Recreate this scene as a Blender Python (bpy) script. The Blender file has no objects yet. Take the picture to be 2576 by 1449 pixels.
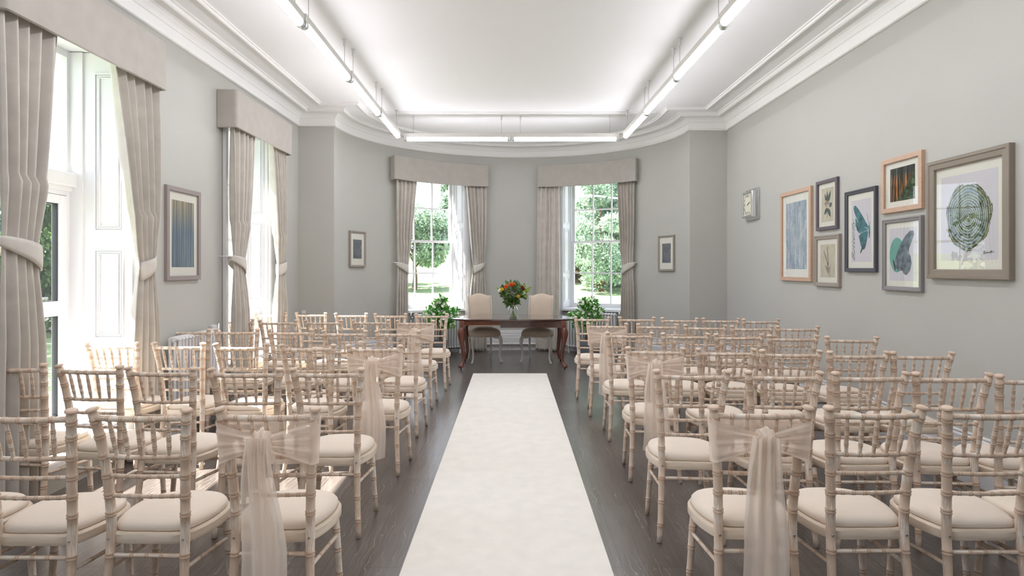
import bpy, bmesh, math, random
from math import sin, cos, pi, radians, sqrt, atan2, hypot
from mathutils import Vector, Matrix

S = bpy.context.scene
COL = S.collection
R = random.Random(7)

# ------------------------------------------------------------------ camera, world, sun, exposure
HC = 1.45            # eye height
F = 1500.0           # focal length in pixels of the 2576 px frame
CX, CY = 1287.0, 675.0
cam_d = bpy.data.cameras.new('camera')
cam = bpy.data.objects.new('camera', cam_d); COL.objects.link(cam)
cam.location = (0, 0, HC); cam.rotation_euler = (pi / 2, 0, 0)
cam_d.sensor_width = 36.0; cam_d.lens = 36.0 * F / 2576
cam_d.shift_x = (1288 - CX) / 2576; cam_d.shift_y = -(724.5 - CY) / 2576
cam_d.clip_start = .05; cam_d.clip_end = 400
S.camera = cam
S.view_settings.view_transform = 'Standard'
S.view_settings.look = 'None'
S.view_settings.gamma = 1
S.view_settings.exposure = 0.82
try: S.view_settings.use_curve_mapping = False
except Exception: pass
W = bpy.data.worlds.new('world'); S.world = W; W.use_nodes = True
bg = W.node_tree.nodes['Background']
bg.inputs[0].default_value = (.78, .88, 1.06, 1); bg.inputs[1].default_value = 1.9
sun_d = bpy.data.lights.new('sun', 'SUN'); sun_d.energy = 20; sun_d.angle = radians(.6); sun_d.color = (1, .95, .87)
sun = bpy.data.objects.new('sun', sun_d); COL.objects.link(sun)
sun.rotation_euler = Vector((1, .05, -1.28)).to_track_quat('-Z', 'Y').to_euler()
TUBE = 16.5
c = S.cycles
c.max_bounces = 10; c.diffuse_bounces = 6; c.glossy_bounces = 4; c.transmission_bounces = 6
c.transparent_max_bounces = 24; c.sample_clamp_indirect = 5; c.caustics_reflective = False; c.caustics_refractive = False
c.use_denoising = True

# ------------------------------------------------------------------ materials
def nmat(name):
    m = bpy.data.materials.new(name); m.use_nodes = True
    nt = m.node_tree; return m, nt, nt.nodes['Principled BSDF']
def coords(nt, scale=(1, 1, 1), kind='Object', rot=(0, 0, 0)):
    tc = nt.nodes.new('ShaderNodeTexCoord'); mp = nt.nodes.new('ShaderNodeMapping')
    mp.inputs['Scale'].default_value = scale; mp.inputs['Rotation'].default_value = rot
    nt.links.new(tc.outputs[kind], mp.inputs['Vector']); return mp.outputs['Vector']
def noise(nt, vec, scale=5, detail=3, rough=.5, dist=0):
    n = nt.nodes.new('ShaderNodeTexNoise'); n.inputs['Scale'].default_value = scale
    n.inputs['Detail'].default_value = detail; n.inputs['Roughness'].default_value = rough
    n.inputs['Distortion'].default_value = dist
    nt.links.new(vec, n.inputs['Vector']); return n.outputs['Fac']
def ramp(nt, fac, stops):
    r = nt.nodes.new('ShaderNodeValToRGB'); e = r.color_ramp.elements
    while len(e) < len(stops): e.new(.5)
    for k, (p, col) in enumerate(stops):
        e[k].position = p; e[k].color = (*col, 1)
    nt.links.new(fac, r.inputs['Fac']); return r.outputs['Color']
def bump(nt, b, fac, strength=.2, dist=.01):
    n = nt.nodes.new('ShaderNodeBump'); n.inputs['Strength'].default_value = strength
    n.inputs['Distance'].default_value = dist
    nt.links.new(fac, n.inputs['Height']); nt.links.new(n.outputs['Normal'], b.inputs['Normal'])
def mixc(nt, fac, a, b, mode='MIX'):
    m = nt.nodes.new('ShaderNodeMix'); m.data_type = 'RGBA'; m.blend_type = mode
    for s, v in ((0, fac), (6, a), (7, b)):
        if isinstance(v, (int, float)): m.inputs[s].default_value = v
        elif isinstance(v, tuple): m.inputs[s].default_value = (*v, 1)
        else: nt.links.new(v, m.inputs[s])
    return m.outputs[2]
def simple(name, col, rough=.5, metal=0, spec=.5, var=.0, vscale=6, bmp=0, bscale=200, vs=(1, 1, 1), coat=0, sheen=0):
    m, nt, b = nmat(name)
    b.inputs['Base Color'].default_value = (*col, 1); b.inputs['Roughness'].default_value = rough
    b.inputs['Metallic'].default_value = metal; b.inputs['Specular IOR Level'].default_value = spec
    b.inputs['Coat Weight'].default_value = coat; b.inputs['Sheen Weight'].default_value = sheen
    if var:
        f = noise(nt, coords(nt, vs), vscale, 4)
        lo = tuple(max(0, x * (1 - var)) for x in col); hi = tuple(min(1, x * (1 + var)) for x in col)
        nt.links.new(ramp(nt, f, [(.3, lo), (.7, hi)]), b.inputs['Base Color'])
    if bmp: bump(nt, b, noise(nt, coords(nt), bscale, 2), bmp, .002)
    return m
def fabric(name, col, rough=.9, scale=700, sheen=.3, var=.06):
    m, nt, b = nmat(name)
    v = coords(nt); f = noise(nt, v, 9, 5)
    lo = tuple(x * (1 - var) for x in col); hi = tuple(min(1, x * (1 + var)) for x in col)
    nt.links.new(ramp(nt, f, [(.3, lo), (.7, hi)]), b.inputs['Base Color'])
    b.inputs['Roughness'].default_value = rough; b.inputs['Sheen Weight'].default_value = sheen
    b.inputs['Specular IOR Level'].default_value = .2
    bump(nt, b, noise(nt, v, scale, 2), .25, .001)
    return m
def thin_glass(name, tint=(1, 1, 1), refl=1.0, rough=0):
    m = bpy.data.materials.new(name); m.use_nodes = True; nt = m.node_tree; nt.nodes.clear()
    o = nt.nodes.new('ShaderNodeOutputMaterial'); mx = nt.nodes.new('ShaderNodeMixShader')
    t = nt.nodes.new('ShaderNodeBsdfTransparent'); g = nt.nodes.new('ShaderNodeBsdfGlossy')
    fr = nt.nodes.new('ShaderNodeFresnel'); fr.inputs['IOR'].default_value = 1.5
    t.inputs['Color'].default_value = (*tint, 1); g.inputs['Roughness'].default_value = rough
    mm = nt.nodes.new('ShaderNodeMath'); mm.operation = 'MULTIPLY'; mm.inputs[1].default_value = refl
    ge = nt.nodes.new('ShaderNodeNewGeometry'); mr = nt.nodes.new('ShaderNodeMapRange'); mr.inputs['To Min'].default_value = 1.45; mr.inputs['To Max'].default_value = 1 / 1.45
    nt.links.new(ge.outputs['Backfacing'], mr.inputs['Value']); nt.links.new(mr.outputs[0], fr.inputs['IOR'])
    nt.links.new(fr.outputs[0], mm.inputs[0]); nt.links.new(mm.outputs[0], mx.inputs[0])
    nt.links.new(t.outputs[0], mx.inputs[1]); nt.links.new(g.outputs[0], mx.inputs[2])
    nt.links.new(mx.outputs[0], o.inputs[0]); return m
def sheer(name, col, alpha=.5):
    m = bpy.data.materials.new(name); m.use_nodes = True; nt = m.node_tree; nt.nodes.clear()
    o = nt.nodes.new('ShaderNodeOutputMaterial'); mx = nt.nodes.new('ShaderNodeMixShader')
    t = nt.nodes.new('ShaderNodeBsdfTransparent'); d = nt.nodes.new('ShaderNodeBsdfDiffuse')
    l = nt.nodes.new('ShaderNodeBsdfTranslucent'); ad = nt.nodes.new('ShaderNodeMixShader')
    d.inputs[0].default_value = (*col, 1); l.inputs[0].default_value = (*col, 1)
    ad.inputs[0].default_value = .2
    nt.links.new(d.outputs[0], ad.inputs[1]); nt.links.new(l.outputs[0], ad.inputs[2])
    lw = nt.nodes.new('ShaderNodeLayerWeight'); lw.inputs['Blend'].default_value = .35
    mr = nt.nodes.new('ShaderNodeMapRange'); mr.inputs['To Min'].default_value = alpha; mr.inputs['To Max'].default_value = min(1, alpha + .4)
    nt.links.new(lw.outputs['Facing'], mr.inputs['Value'])
    nt.links.new(mr.outputs[0], mx.inputs[0]); nt.links.new(t.outputs[0], mx.inputs[1]); nt.links.new(ad.outputs[0], mx.inputs[2])
    nt.links.new(mx.outputs[0], o.inputs[0]); return m
def leafm(name, a, b_, trans=.4):
    m = bpy.data.materials.new(name); m.use_nodes = True; nt = m.node_tree; nt.nodes.clear()
    o = nt.nodes.new('ShaderNodeOutputMaterial'); mx = nt.nodes.new('ShaderNodeMixShader')
    d = nt.nodes.new('ShaderNodeBsdfPrincipled'); l = nt.nodes.new('ShaderNodeBsdfTranslucent')
    g = nt.nodes.new('ShaderNodeNewGeometry')
    col = ramp(nt, g.outputs['Random Per Island'], [(0, a), (1, b_)])
    d.inputs['Roughness'].default_value = .45
    nt.links.new(col, d.inputs['Base Color']); nt.links.new(col, l.inputs[0])
    mx.inputs[0].default_value = trans
    nt.links.new(d.outputs[0], mx.inputs[1]); nt.links.new(l.outputs[0], mx.inputs[2])
    nt.links.new(mx.outputs[0], o.inputs[0]); return m
def emit(name, col, s):
    m, nt, b = nmat(name); b.inputs['Base Color'].default_value = (*col, 1)
    b.inputs['Emission Color'].default_value = (*col, 1); b.inputs['Emission Strength'].default_value = s
    return m

def wood_wash(name, wood, wash, amount=.5, sc=(60, 60, 4)):
    m, nt, b = nmat(name)
    v = coords(nt, sc)
    f1 = noise(nt, v, 2.2, 4, .6); f2 = noise(nt, coords(nt, (1, 1, 1)), 9, 3)
    a = nt.nodes.new('ShaderNodeMath'); a.operation = 'ADD'; nt.links.new(f1, a.inputs[0]); nt.links.new(f2, a.inputs[1])
    nt.links.new(ramp(nt, a.outputs[0], [(amount + .28, wash), (amount + .62, wood)]), b.inputs['Base Color'])
    b.inputs['Roughness'].default_value = .42; bump(nt, b, f1, .12, .001); return m

M = {}
M['wall'] = simple('wall_paint', (.515, .512, .482), .55, spec=.3, var=.015, vscale=2, bmp=.03, bscale=120)
M['white'] = simple('white_gloss', (.76, .76, .78), .35, spec=.5)
M['ceil'] = simple('ceiling_paint', (.92, .925, .93), .8, spec=.2)
M['corn'] = simple('cornice_paint', (.84, .835, .82), .7, spec=.2)
M['upvc'] = simple('frame_plastic', (.80, .80, .84), .3)
M['black'] = simple('black_gasket', (.02, .02, .022), .5)
M['chrome'] = simple('chrome', (.78, .79, .81), .12, metal=1)
M['steel'] = simple('brushed_steel', (.5, .5, .5), .35, metal=1)
M['glass'] = thin_glass('window_glass', (.98, .99, .985), .9)
M['pglass'] = thin_glass('picture_glass', (1, 1, 1), .8)
M['vglass'] = thin_glass('vase_glass', (.975, .985, .985), 2.6)
M['limewash'] = wood_wash('limewashed_wood', (.69, .545, .43), (.86, .785, .70), .57, (120, 120, 5))
M['limerail'] = wood_wash('limewashed_rail_wood', (.69, .545, .43), (.86, .785, .70), .57, (5, 120, 120))
M['node'] = simple('wood_node', (.60, .425, .31), .5)
M['seatwood'] = simple('pale_seat_wood', (.76, .65, .53), .4, var=.1, vscale=3, vs=(3, 3, 20))
M['cushion'] = fabric('ivory_seat_fabric', (.82, .72, .62), var=.02, scale=500, sheen=.15)
M['sash'] = sheer('organza', (1, .88, .78), .48)
M['sash2'] = sheer('organza_folded', (1, .90, .81), .68)
M['curtain'] = fabric('curtain_velvet', (.63, .595, .545), sheen=.4, var=.07)
M['pelmet'] = fabric('pelmet_fabric', (.44, .415, .375), sheen=.3, var=.05)
M['runner'] = fabric('ivory_carpet', (.86, .83, .77), scale=350, var=.035)
M['rad'] = simple('radiator_enamel', (.80, .80, .82), .3)
M['maho'] = simple('dark_mahogany', (.085, .032, .026), .20, var=.45, vscale=3, vs=(2, 14, 14), coat=1.0)
M['mahored'] = simple('red_mahogany', (.23, .075, .035), .3, var=.35, vscale=3, vs=(2, 14, 14))
M['maholeg'] = simple('leg_mahogany', (.15, .045, .027), .25, var=.35, vscale=4, vs=(10, 10, 2), coat=.4)
M['linen'] = fabric('linen', (.62, .52, .42), scale=900, sheen=.2, var=.03)
M['linenedge'] = simple('piping_cream', (.76, .70, .62), .8)
M['creamwood'] = simple('cream_painted_wood', (.74, .72, .68), .35)
M['under'] = simple('dark_webbing', (.05, .045, .04), .9)
M['pot'] = simple('grey_plastic_pot', (.20, .225, .25), .5)
M['soil'] = simple('soil', (.05, .035, .025), .95, var=.4, vscale=40)
M['bark'] = simple('bark', (.16, .10, .065), .9, var=.3, vscale=20, bmp=.5, bscale=30)
M['leaf'] = leafm('shrub_leaf', (.06, .32, .05), (.30, .65, .14), .5)
M['bleaf'] = leafm('bouquet_leaf', (.045, .11, .025), (.17, .28, .07), .3)
M['lime'] = leafm('lime_leaf', (.30, .42, .05), (.42, .55, .12), .3)
M['stem'] = simple('flower_stem', (.20, .32, .09), .5)
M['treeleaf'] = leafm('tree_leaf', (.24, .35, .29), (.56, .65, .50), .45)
M['darkleaf'] = leafm('purple_leaf', (.07, .07, .11), (.20, .18, .26), .3)
M['hedgeleaf'] = leafm('hedge_leaf', (.02, .05, .02), (.09, .17, .05), .35)
M['petalw'] = simple('white_petal', (.88, .88, .82), .6)
M['petalo'] = simple('orange_petal', (.90, .17, .04), .6, var=.25, vscale=60)
M['petaly'] = simple('yellow_petal', (.90, .62, .03), .6, var=.1, vscale=60)
M['petalr'] = simple('red_petal', (.32, .01, .03), .6)
M['gyp'] = simple('gypsophila', (.72, .74, .68), .8)
M['dial'] = simple('cream_dial', (.74, .72, .60), .5)
M['ink'] = simple('ink', (.03, .03, .035), .7)
M['tube'] = emit('lamp_tube', (.985, .978, 1.03), TUBE)
M['lampbody'] = simple('lamp_housing', (.60, .585, .55), .4)
M['cap'] = simple('lamp_end_cap', (.70, .74, .72), .2, metal=.4)
M['wire'] = simple('lamp_wire', (.40, .40, .40), .4)
M['mount'] = simple('mount_card', (.80, .79, .71), .9)
M['paper'] = simple('print_paper', (.66, .65, .69), .9)
M['paper2'] = simple('vintage_paper', (.58, .54, .42), .9, var=.12, vscale=12)
M['oak'] = simple('pale_oak_frame', (.58, .40, .29), .5, var=.1, vscale=6, vs=(4, 4, 30))
M['charcoal'] = simple('charcoal_frame', (.075, .075, .095), .4)
M['mauve'] = simple('mauve_dark_frame', (.13, .105, .125), .4)
M['taupe'] = simple('taupe_frame', (.27, .225, .18), .45)
M['warmgrey'] = simple('warm_grey_frame', (.33, .29, .25), .45)
M['grey'] = simple('grey_frame', (.27, .25, .255), .45)
M['teal'] = simple('teal_wing', (.045, .17, .20), .8, var=.75, vscale=14)
M['tealb'] = simple('teal_blob', (.16, .42, .35), .8, var=.05)
M['tealg'] = simple('grey_wing', (.13, .18, .21), .8, var=.7, vscale=22)
M['leafprint'] = simple('printed_leaf', (.075, .125, .115), .8, var=.3, vscale=20)
M['petalprint'] = simple('printed_petal', (.36, .30, .27), .8, var=.3, vscale=30)

# floor planks
def floor_mat():
    m, nt, b = nmat('grey_oak_planks')
    v = coords(nt, (1, 1, 1), 'Object', (0, 0, pi / 2))
    br = nt.nodes.new('ShaderNodeTexBrick'); nt.links.new(v, br.inputs['Vector'])
    br.offset = .37; br.inputs['Scale'].default_value = 1
    br.inputs['Brick Width'].default_value = 1.22; br.inputs['Row Height'].default_value = .18
    br.inputs['Mortar Size'].default_value = .0016; br.inputs['Mortar Smooth'].default_value = .3
    br.inputs['Color1'].default_value = (.086, .070, .064, 1); br.inputs['Color2'].default_value = (.130, .110, .101, 1)
    br.inputs['Mortar'].default_value = (.035, .027, .025, 1)
    g = noise(nt, coords(nt, (26, 1.6, 1)), 1.6, 6, .65, 1.2)
    col = mixc(nt, ramp(nt, g, [(.35, (.55, .55, .55)), (.7, (1.25, 1.25, 1.25))]), br.outputs['Color'], br.outputs['Color'])
    mul = nt.nodes.new('ShaderNodeMix'); mul.data_type = 'RGBA'; mul.blend_type = 'MULTIPLY'; mul.inputs[0].default_value = 1
    nt.links.new(br.outputs['Color'], mul.inputs[6]); nt.links.new(ramp(nt, g, [(.3, (.62, .62, .62)), (.72, (1.3, 1.3, 1.3))]), mul.inputs[7])
    w = nt.nodes.new('ShaderNodeTexWave'); w.wave_type = 'BANDS'; w.bands_direction = 'X'
    w.inputs['Scale'].default_value = 7; w.inputs['Distortion'].default_value = 11; w.inputs['Detail'].default_value = 3
    w.inputs['Detail Scale'].default_value = 1.4
    nt.links.new(coords(nt, (1.5, .45, 1)), w.inputs['Vector'])
    line = ramp(nt, w.outputs['Fac'], [(.955, (0, 0, 0)), (.99, (1, 1, 1))])
    patch = ramp(nt, noise(nt, coords(nt, (3, .8, 1)), 2.5, 2), [(.45, (0, 0, 0)), (.62, (1, 1, 1))])
    lm = mixc(nt, 1.0, line, patch, 'MULTIPLY')
    sc = nt.nodes.new('ShaderNodeMath'); sc.operation = 'MULTIPLY'; sc.inputs[1].default_value = .45
    nt.links.new(lm, sc.inputs[0])
    nt.links.new(mixc(nt, sc.outputs[0], mul.outputs[2], (.42, .38, .35)), b.inputs['Base Color'])
    b.inputs['Roughness'].default_value = .30; b.inputs['Specular IOR Level'].default_value = .6; b.inputs['Coat Weight'].default_value = .5; b.inputs['Coat Roughness'].default_value = .28
    bump(nt, b, g, .08, .002); return m
M['floor'] = floor_mat()
def grass_mat():
    m, nt, b = nmat('lawn_grass'); f = noise(nt, coords(nt), .25, 5, .6); f2 = noise(nt, coords(nt), 9, 4, .7)
    c1 = ramp(nt, f, [(.35, (.15, .20, .11)), (.6, (.22, .265, .17))])
    nt.links.new(mixc(nt, f2, c1, (.20, .28, .10)), b.inputs['Base Color'])
    b.inputs['Roughness'].default_value = .95; bump(nt, b, f2, .5, .05); return m
M['grass'] = grass_mat()
M['gravel'] = simple('pale_path', (.60, .56, .50), .9, var=.15, vscale=30)

# ------------------------------------------------------------------ mesh helpers
def bm_obj(name, bm, mats, parent=None, smooth=False, autosm=None):
    me = bpy.data.meshes.new(name); bmesh.ops.recalc_face_normals(bm, faces=bm.faces[:]) if len(bm.faces) < 60000 else None
    bm.to_mesh(me); bm.free()
    if not isinstance(mats, (list, tuple)): mats = [mats]
    for m in mats: me.materials.append(m)
    if smooth: me.polygons.foreach_set('use_smooth', [True] * len(me.polygons))
    o = bpy.data.objects.new(name, me); COL.objects.link(o)
    if smooth and autosm: 
        try: me.set_sharp_from_angle(angle=radians(autosm))
        except Exception: pass
    if parent: o.parent = parent
    return o
def py_obj(name, vs, fs, mats, parent=None, smooth=False):
    me = bpy.data.meshes.new(name); me.from_pydata(vs, [], fs)
    if not isinstance(mats, (list, tuple)): mats = [mats]
    for m in mats: me.materials.append(m)
    if smooth: me.polygons.foreach_set('use_smooth', [True] * len(me.polygons))
    o = bpy.data.objects.new(name, me); COL.objects.link(o)
    if parent: o.parent = parent
    return o
def tag(o, label=None, cat=None, group=None, kind=None):
    if label: o['label'] = label
    if cat: o['category'] = cat
    if group: o['group'] = group
    if kind: o['kind'] = kind
    return o
def empty(name, loc=(0, 0, 0), rz=0):
    o = bpy.data.objects.new(name, None); COL.objects.link(o); o.location = loc; o.rotation_euler = (0, 0, rz)
    o.empty_display_size = .1; return o
def box(bm, x0, y0, z0, x1, y1, z1, mi=0, bev=0):
    r = bmesh.ops.create_cube(bm, size=1)
    for v in r['verts']:
        v.co = Vector(((x0 + x1) / 2 + v.co.x * (x1 - x0), (y0 + y1) / 2 + v.co.y * (y1 - y0), (z0 + z1) / 2 + v.co.z * (z1 - z0)))
    fs = set(f for v in r['verts'] for f in v.link_faces)
    for f in fs: f.material_index = mi
    if bev:
        es = set(e for v in r['verts'] for e in v.link_edges)
        bmesh.ops.bevel(bm, geom=list(es), offset=bev, segments=2, affect='EDGES', profile=.5)
    return r['verts']
def ring_tube(bm, pts, radii, seg=12, mis=None, cap=True, ref=None, squash=None):
    """tube through pts with a radius at each; mis: material per band"""
    n = len(pts); P = [Vector(p) for p in pts]; rings = []
    axis0 = (P[-1] - P[0])
    ref = Vector(ref) if ref else (Vector((1, 0, 0)) if abs(axis0.normalized().x) < .8 else Vector((0, 0, 1)))
    for i in range(n):
        a = P[max(0, i - 1)]; b = P[min(n - 1, i + 1)]; d = (b - a)
        if d.length < 1e-9: d = axis0
        d.normalize(); u = (ref - d * ref.dot(d)); u.normalize(); w = d.cross(u)
        rings.append([bm.verts.new(P[i] + (u * cos(2 * pi * k / seg) + w * sin(2 * pi * k / seg) * (squash or 1)) * radii[i]) for k in range(seg)])
    for i in range(n - 1):
        for k in range(seg):
            f = bm.faces.new((rings[i][k], rings[i][(k + 1) % seg], rings[i + 1][(k + 1) % seg], rings[i + 1][k]))
            f.smooth = True
            if mis: f.material_index = mis[i]
    if cap:
        bm.faces.new(rings[0][::-1]); bm.faces.new(rings[-1])
    return rings
def catmull(pts, n=12, closed=False):
    P = [Vector(p) for p in pts]; out = []; L = len(P)
    for i in range(L if closed else L - 1):
        g = lambda k: P[k % L] if closed else P[max(0, min(L - 1, k))]
        p0, p1, p2, p3 = g(i - 1), g(i), g(i + 1), g(i + 2)
        for k in range(n):
            t = k / n
            out.append(.5 * ((2 * p1) + (p2 - p0) * t + (2 * p0 - 5 * p1 + 4 * p2 - p3) * t * t + (3 * p1 - p0 - 3 * p2 + p3) * t ** 3))
    if not closed: out.append(P[-1])
    return out
def path_eval(pl):
    ls = [0]
    for a, b in zip(pl, pl[1:]): ls.append(ls[-1] + (b - a).length)
    def ev(s):
        s = max(0, min(ls[-1], s))
        for i in range(len(ls) - 1):
            if s <= ls[i + 1] or i == len(ls) - 2:
                t = (s - ls[i]) / max(1e-9, ls[i + 1] - ls[i]); return pl[i].lerp(pl[i + 1], t)
    return ev, ls[-1]
def turned(bm, pl, r, nodes, seg=12, taper=None, extra=None, g=1.0, step=.05):
    """turned member with double-ring bamboo nodes; nodes in arc length; taper f(t)->radius factor"""
    pl = [Vector(p) for p in pl]; ev, L = path_eval(pl)
    tf = taper or (lambda t: 1)
    st = {}
    k = 0
    while k <= int(L / step): st[round(k * step, 5)] = (1, 0); k += 1
    st[round(L, 5)] = (1, 0)
    for s0 in nodes:
        for key in [q for q in st if abs(q - s0) < .013 * g and 0 < q < L - 1e-4]: del st[key]
        for o, f, mi in ((-.0105, 1, 1), (-.0075, 1.13, 1), (-.0045, 1.13, 1), (-.0022, 1.0, 0), (.0022, 1.0, 1), (.0045, 1.13, 1), (.0075, 1.13, 1), (.0105, 1, 0)):
            s = s0 + o * g
            if 0 < s < L: st[round(s, 5)] = (f, mi)
    ks = sorted(st); pts = [ev(s) for s in ks]; rad = [r * st[s][0] * tf(s / L) for s in ks]; mis = [st[s][1] for s in ks]
    if extra:
        for s, rr, mi in extra: pass
    ring_tube(bm, pts, rad, seg, mis)
def sweep(name, plan, prof, mat, closed_prof=False, parent=None, side=1):
    """sweep profile (p inward, z) along plan polyline with mitres"""
    n = len(plan); P = [Vector((a, b)) for a, b in plan]; offs = []
    for i in range(n):
        ns = []
        if i > 0: d = (P[i] - P[i - 1]).normalized(); ns.append(Vector((d.y, -d.x)))
        if i < n - 1: d = (P[i + 1] - P[i]).normalized(); ns.append(Vector((d.y, -d.x)))
        if len(ns) == 2: m = (ns[0] + ns[1]) / (1 + ns[0].dot(ns[1]))
        else: m = ns[0]
        offs.append(m * side)
    bm = bmesh.new(); rows = []
    for i in range(n):
        rows.append([bm.verts.new((P[i].x + offs[i].x * p, P[i].y + offs[i].y * p, z)) for p, z in prof])
    m_ = len(prof)
    for i in range(n - 1):
        for k in range(m_ if closed_prof else m_ - 1):
            k2 = (k + 1) % m_
            bm.faces.new((rows[i][k], rows[i + 1][k], rows[i + 1][k2], rows[i][k2]))
    if closed_prof or True:
        try: bm.faces.new(rows[0]); bm.faces.new(rows[-1][::-1])
        except Exception: pass
    o = bm_obj(name, bm, mat, parent); return o

# ------------------------------------------------------------------ room plan
XL, XR, YB = -2.958, 3.078, -3.2
YPL, YPR = 8.263, 8.52
ZC = 3.63
A_, B_, NE = 2.5025, 2.23, 1.96
def base_y(x): return 8.389 + .0514 * (x - .0425)
def bow_pt(t):        # t 0..1 left to right
    th = pi * (1 - t); cx, sy = cos(th), sin(th)
    x = A_ * (1 if cx > 0 else -1) * abs(cx) ** (2 / NE)
    x += .0425
    y = base_y(x) + B_ * abs(sy) ** (2 / NE)
    return Vector((x, y))
# window frames in the bow: centre on wall, unit tangent (to the right looking out), outward normal
def bowwin(cx, ang):
    lo, hi = 0.0, 1.0
    for _ in range(50):
        mid = (lo + hi) / 2
        if bow_pt(mid).x < cx: lo = mid
        else: hi = mid
    p = bow_pt(lo); n = Vector((sin(ang), cos(ang))); t = Vector((cos(ang), -sin(ang)))
    return p, t, n
WL = bowwin(-1.345, radians(-32.6)); WR = bowwin(1.445, radians(26.0))
PL = bowwin(-1.30, radians(-32.6)); PR = bowwin(1.375, radians(25.3))
HW = .59; SILL, HEAD = .70, 3.17
def in_open(p):
    for c0, t, n in (WL, WR):
        d = p - c0
        if abs(d.dot(t)) < HW - 1e-6 and d.dot(n) > -.4: return True
    return False
ts = [k / 180 for k in range(181)]
extra = []
for a, b in zip(ts, ts[1:]):
    if in_open(bow_pt(a)) != in_open(bow_pt(b)):
        lo, hi = a, b; sa = in_open(bow_pt(a))
        for _ in range(40):
            mid = (lo + hi) / 2
            if in_open(bow_pt(mid)) == sa: lo = mid
            else: hi = mid
        extra.append(lo)
ts = sorted(ts + extra)
bow = [bow_pt(t) for t in ts]

def wall_band(bm, pts, z0f, th=.16):
    """pts plan points (interior side), z0f(i)-> list of (z0,z1) for segment i"""
    n = len(pts); outs = []
    for i in range(n):
        ns = []
        if i > 0: d = (pts[i] - pts[i - 1]).normalized(); ns.append(Vector((-d.y, d.x)))
        if i < n - 1: d = (pts[i + 1] - pts[i]).normalized(); ns.append(Vector((-d.y, d.x)))
        m = (ns[0] + ns[-1]); m = m / (1 + ns[0].dot(ns[-1])) if len(ns) == 2 else ns[0]
        outs.append(pts[i] + m * th)
    for i in range(n - 1):
        bands = z0f(i); prev = z0f(i - 1) if i else None; nxt = z0f(i + 1) if i < n - 2 else None
        a, b, c_, d = pts[i], pts[i + 1], outs[i + 1], outs[i]
        for z0, z1 in bands:
            lo = [bm.verts.new((q.x, q.y, z0)) for q in (a, b, c_, d)]; hi = [bm.verts.new((q.x, q.y, z1)) for q in (a, b, c_, d)]
            bm.faces.new((lo[0], lo[1], hi[1], hi[0])); bm.faces.new((lo[2], lo[3], hi[3], hi[2]))
            if prev != bands: bm.faces.new((lo[3], lo[0], hi[0], hi[3]))
            if nxt != bands: bm.faces.new((lo[1], lo[2], hi[2], hi[1]))
            bm.faces.new(lo[::-1]); bm.faces.new(hi)
ZT = ZC + .05
bm = bmesh.new()
wall_band(bm, bow, lambda i: [(0, SILL), (HEAD, ZT)] if in_open((bow[i] + bow[i + 1]) / 2) else [(0, ZT)])
bmesh.ops.remove_doubles(bm, verts=bm.verts[:], dist=1e-5)
o = bm_obj('wall_back', bm, M['wall'], smooth=False); tag(o, kind='structure')
# left wall with three openings (near one, unseen behind the camera, is added for fill daylight)
OPL = [(-.9, .55, .30, 3.15), (3.32, 4.70, .22, 3.15), (6.19, 7.28, .45, 3.15)]
bm = bmesh.new(); y = YB
for a, b, s_, h_ in OPL:
    box(bm, XL - .16, y, 0, XL, a, ZT); box(bm, XL - .16, a, 0, XL, b, s_); box(bm, XL - .16, a, h_, XL, b, ZT); y = b
box(bm, XL - .16, y, 0, XL, YPL + .1, ZT)
tag(bm_obj('wall_left', bm, M['wall']), kind='structure')
bm = bmesh.new(); box(bm, XR, YB, 0, XR + .16, YPR + .1, ZT); tag(bm_obj('wall_right', bm, M['wall']), kind='structure')
bm = bmesh.new(); box(bm, XL - .16, YPL, 0, bow[0].x, YPL + .16, ZT); tag(bm_obj('wall_back_left', bm, M['wall']), kind='structure')
bm = bmesh.new(); box(bm, bow[-1].x, YPR, 0, XR + .16, YPR + .16, ZT); tag(bm_obj('wall_back_right', bm, M['wall']), kind='structure')
bm = bmesh.new(); box(bm, XL - .16, YB - .16, 0, XR + .16, YB, ZT); tag(bm_obj('wall_front', bm, M['wall']), kind='structure')
# floor and ceiling
def slab(name, z0, z1, mat):
    bm = bmesh.new()
    pts = [(XL - .16, YB - .16), (XL - .16, YPL + .05)] + [(p.x, p.y + .08) for p in bow] + [(XR + .16, YPR + .05), (XR + .16, YB - .16)]
    lo = [bm.verts.new((a, b, z0)) for a, b in pts]; hi = [bm.verts.new((a, b, z1)) for a, b in pts]; n = len(pts)
    for k in range(n): bm.faces.new((lo[k], lo[(k + 1) % n], hi[(k + 1) % n], hi[k]))
    bm.faces.new(lo[::-1]); bm.faces.new(hi); return tag(bm_obj(name, bm, mat), kind='structure')
slab('floor', -.12, 0, M['floor']); slab('ceiling', ZC, ZC + .15, M['ceil'])
plan = [(XL, YB), (XL, YPL), (bow[0].x, YPL)] + [(p.x, p.y) for p in bow[1:-1]] + [(bow[-1].x, YPR), (XR, YPR), (XR, YB)]
corn = [(0, 3.415), (.020, 3.415), (.032, 3.423), (.032, 3.436), (.020, 3.444), (.020, 3.458), (.024, 3.522), (.036, 3.528), (.036, 3.536),
        (.050, 3.555), (.075, 3.577), (.10, 3.587), (.165, 3.590), (.168, 3.574), (.188, 3.574), (.198, 3.582), (.190, 3.600), (.196, 3.614), (.214, 3.618), (.22, 3.633)]
tag(sweep('trim_1', plan, corn, M['corn']), kind='structure')
bead = [(.395, 3.633), (.398, 3.616), (.412, 3.614), (.420, 3.600), (.434, 3.596), (.446, 3.602), (.450, 3.616), (.464, 3.618), (.466, 3.633)]
tag(sweep('trim_2', plan, bead, M['corn']), kind='structure')
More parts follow.
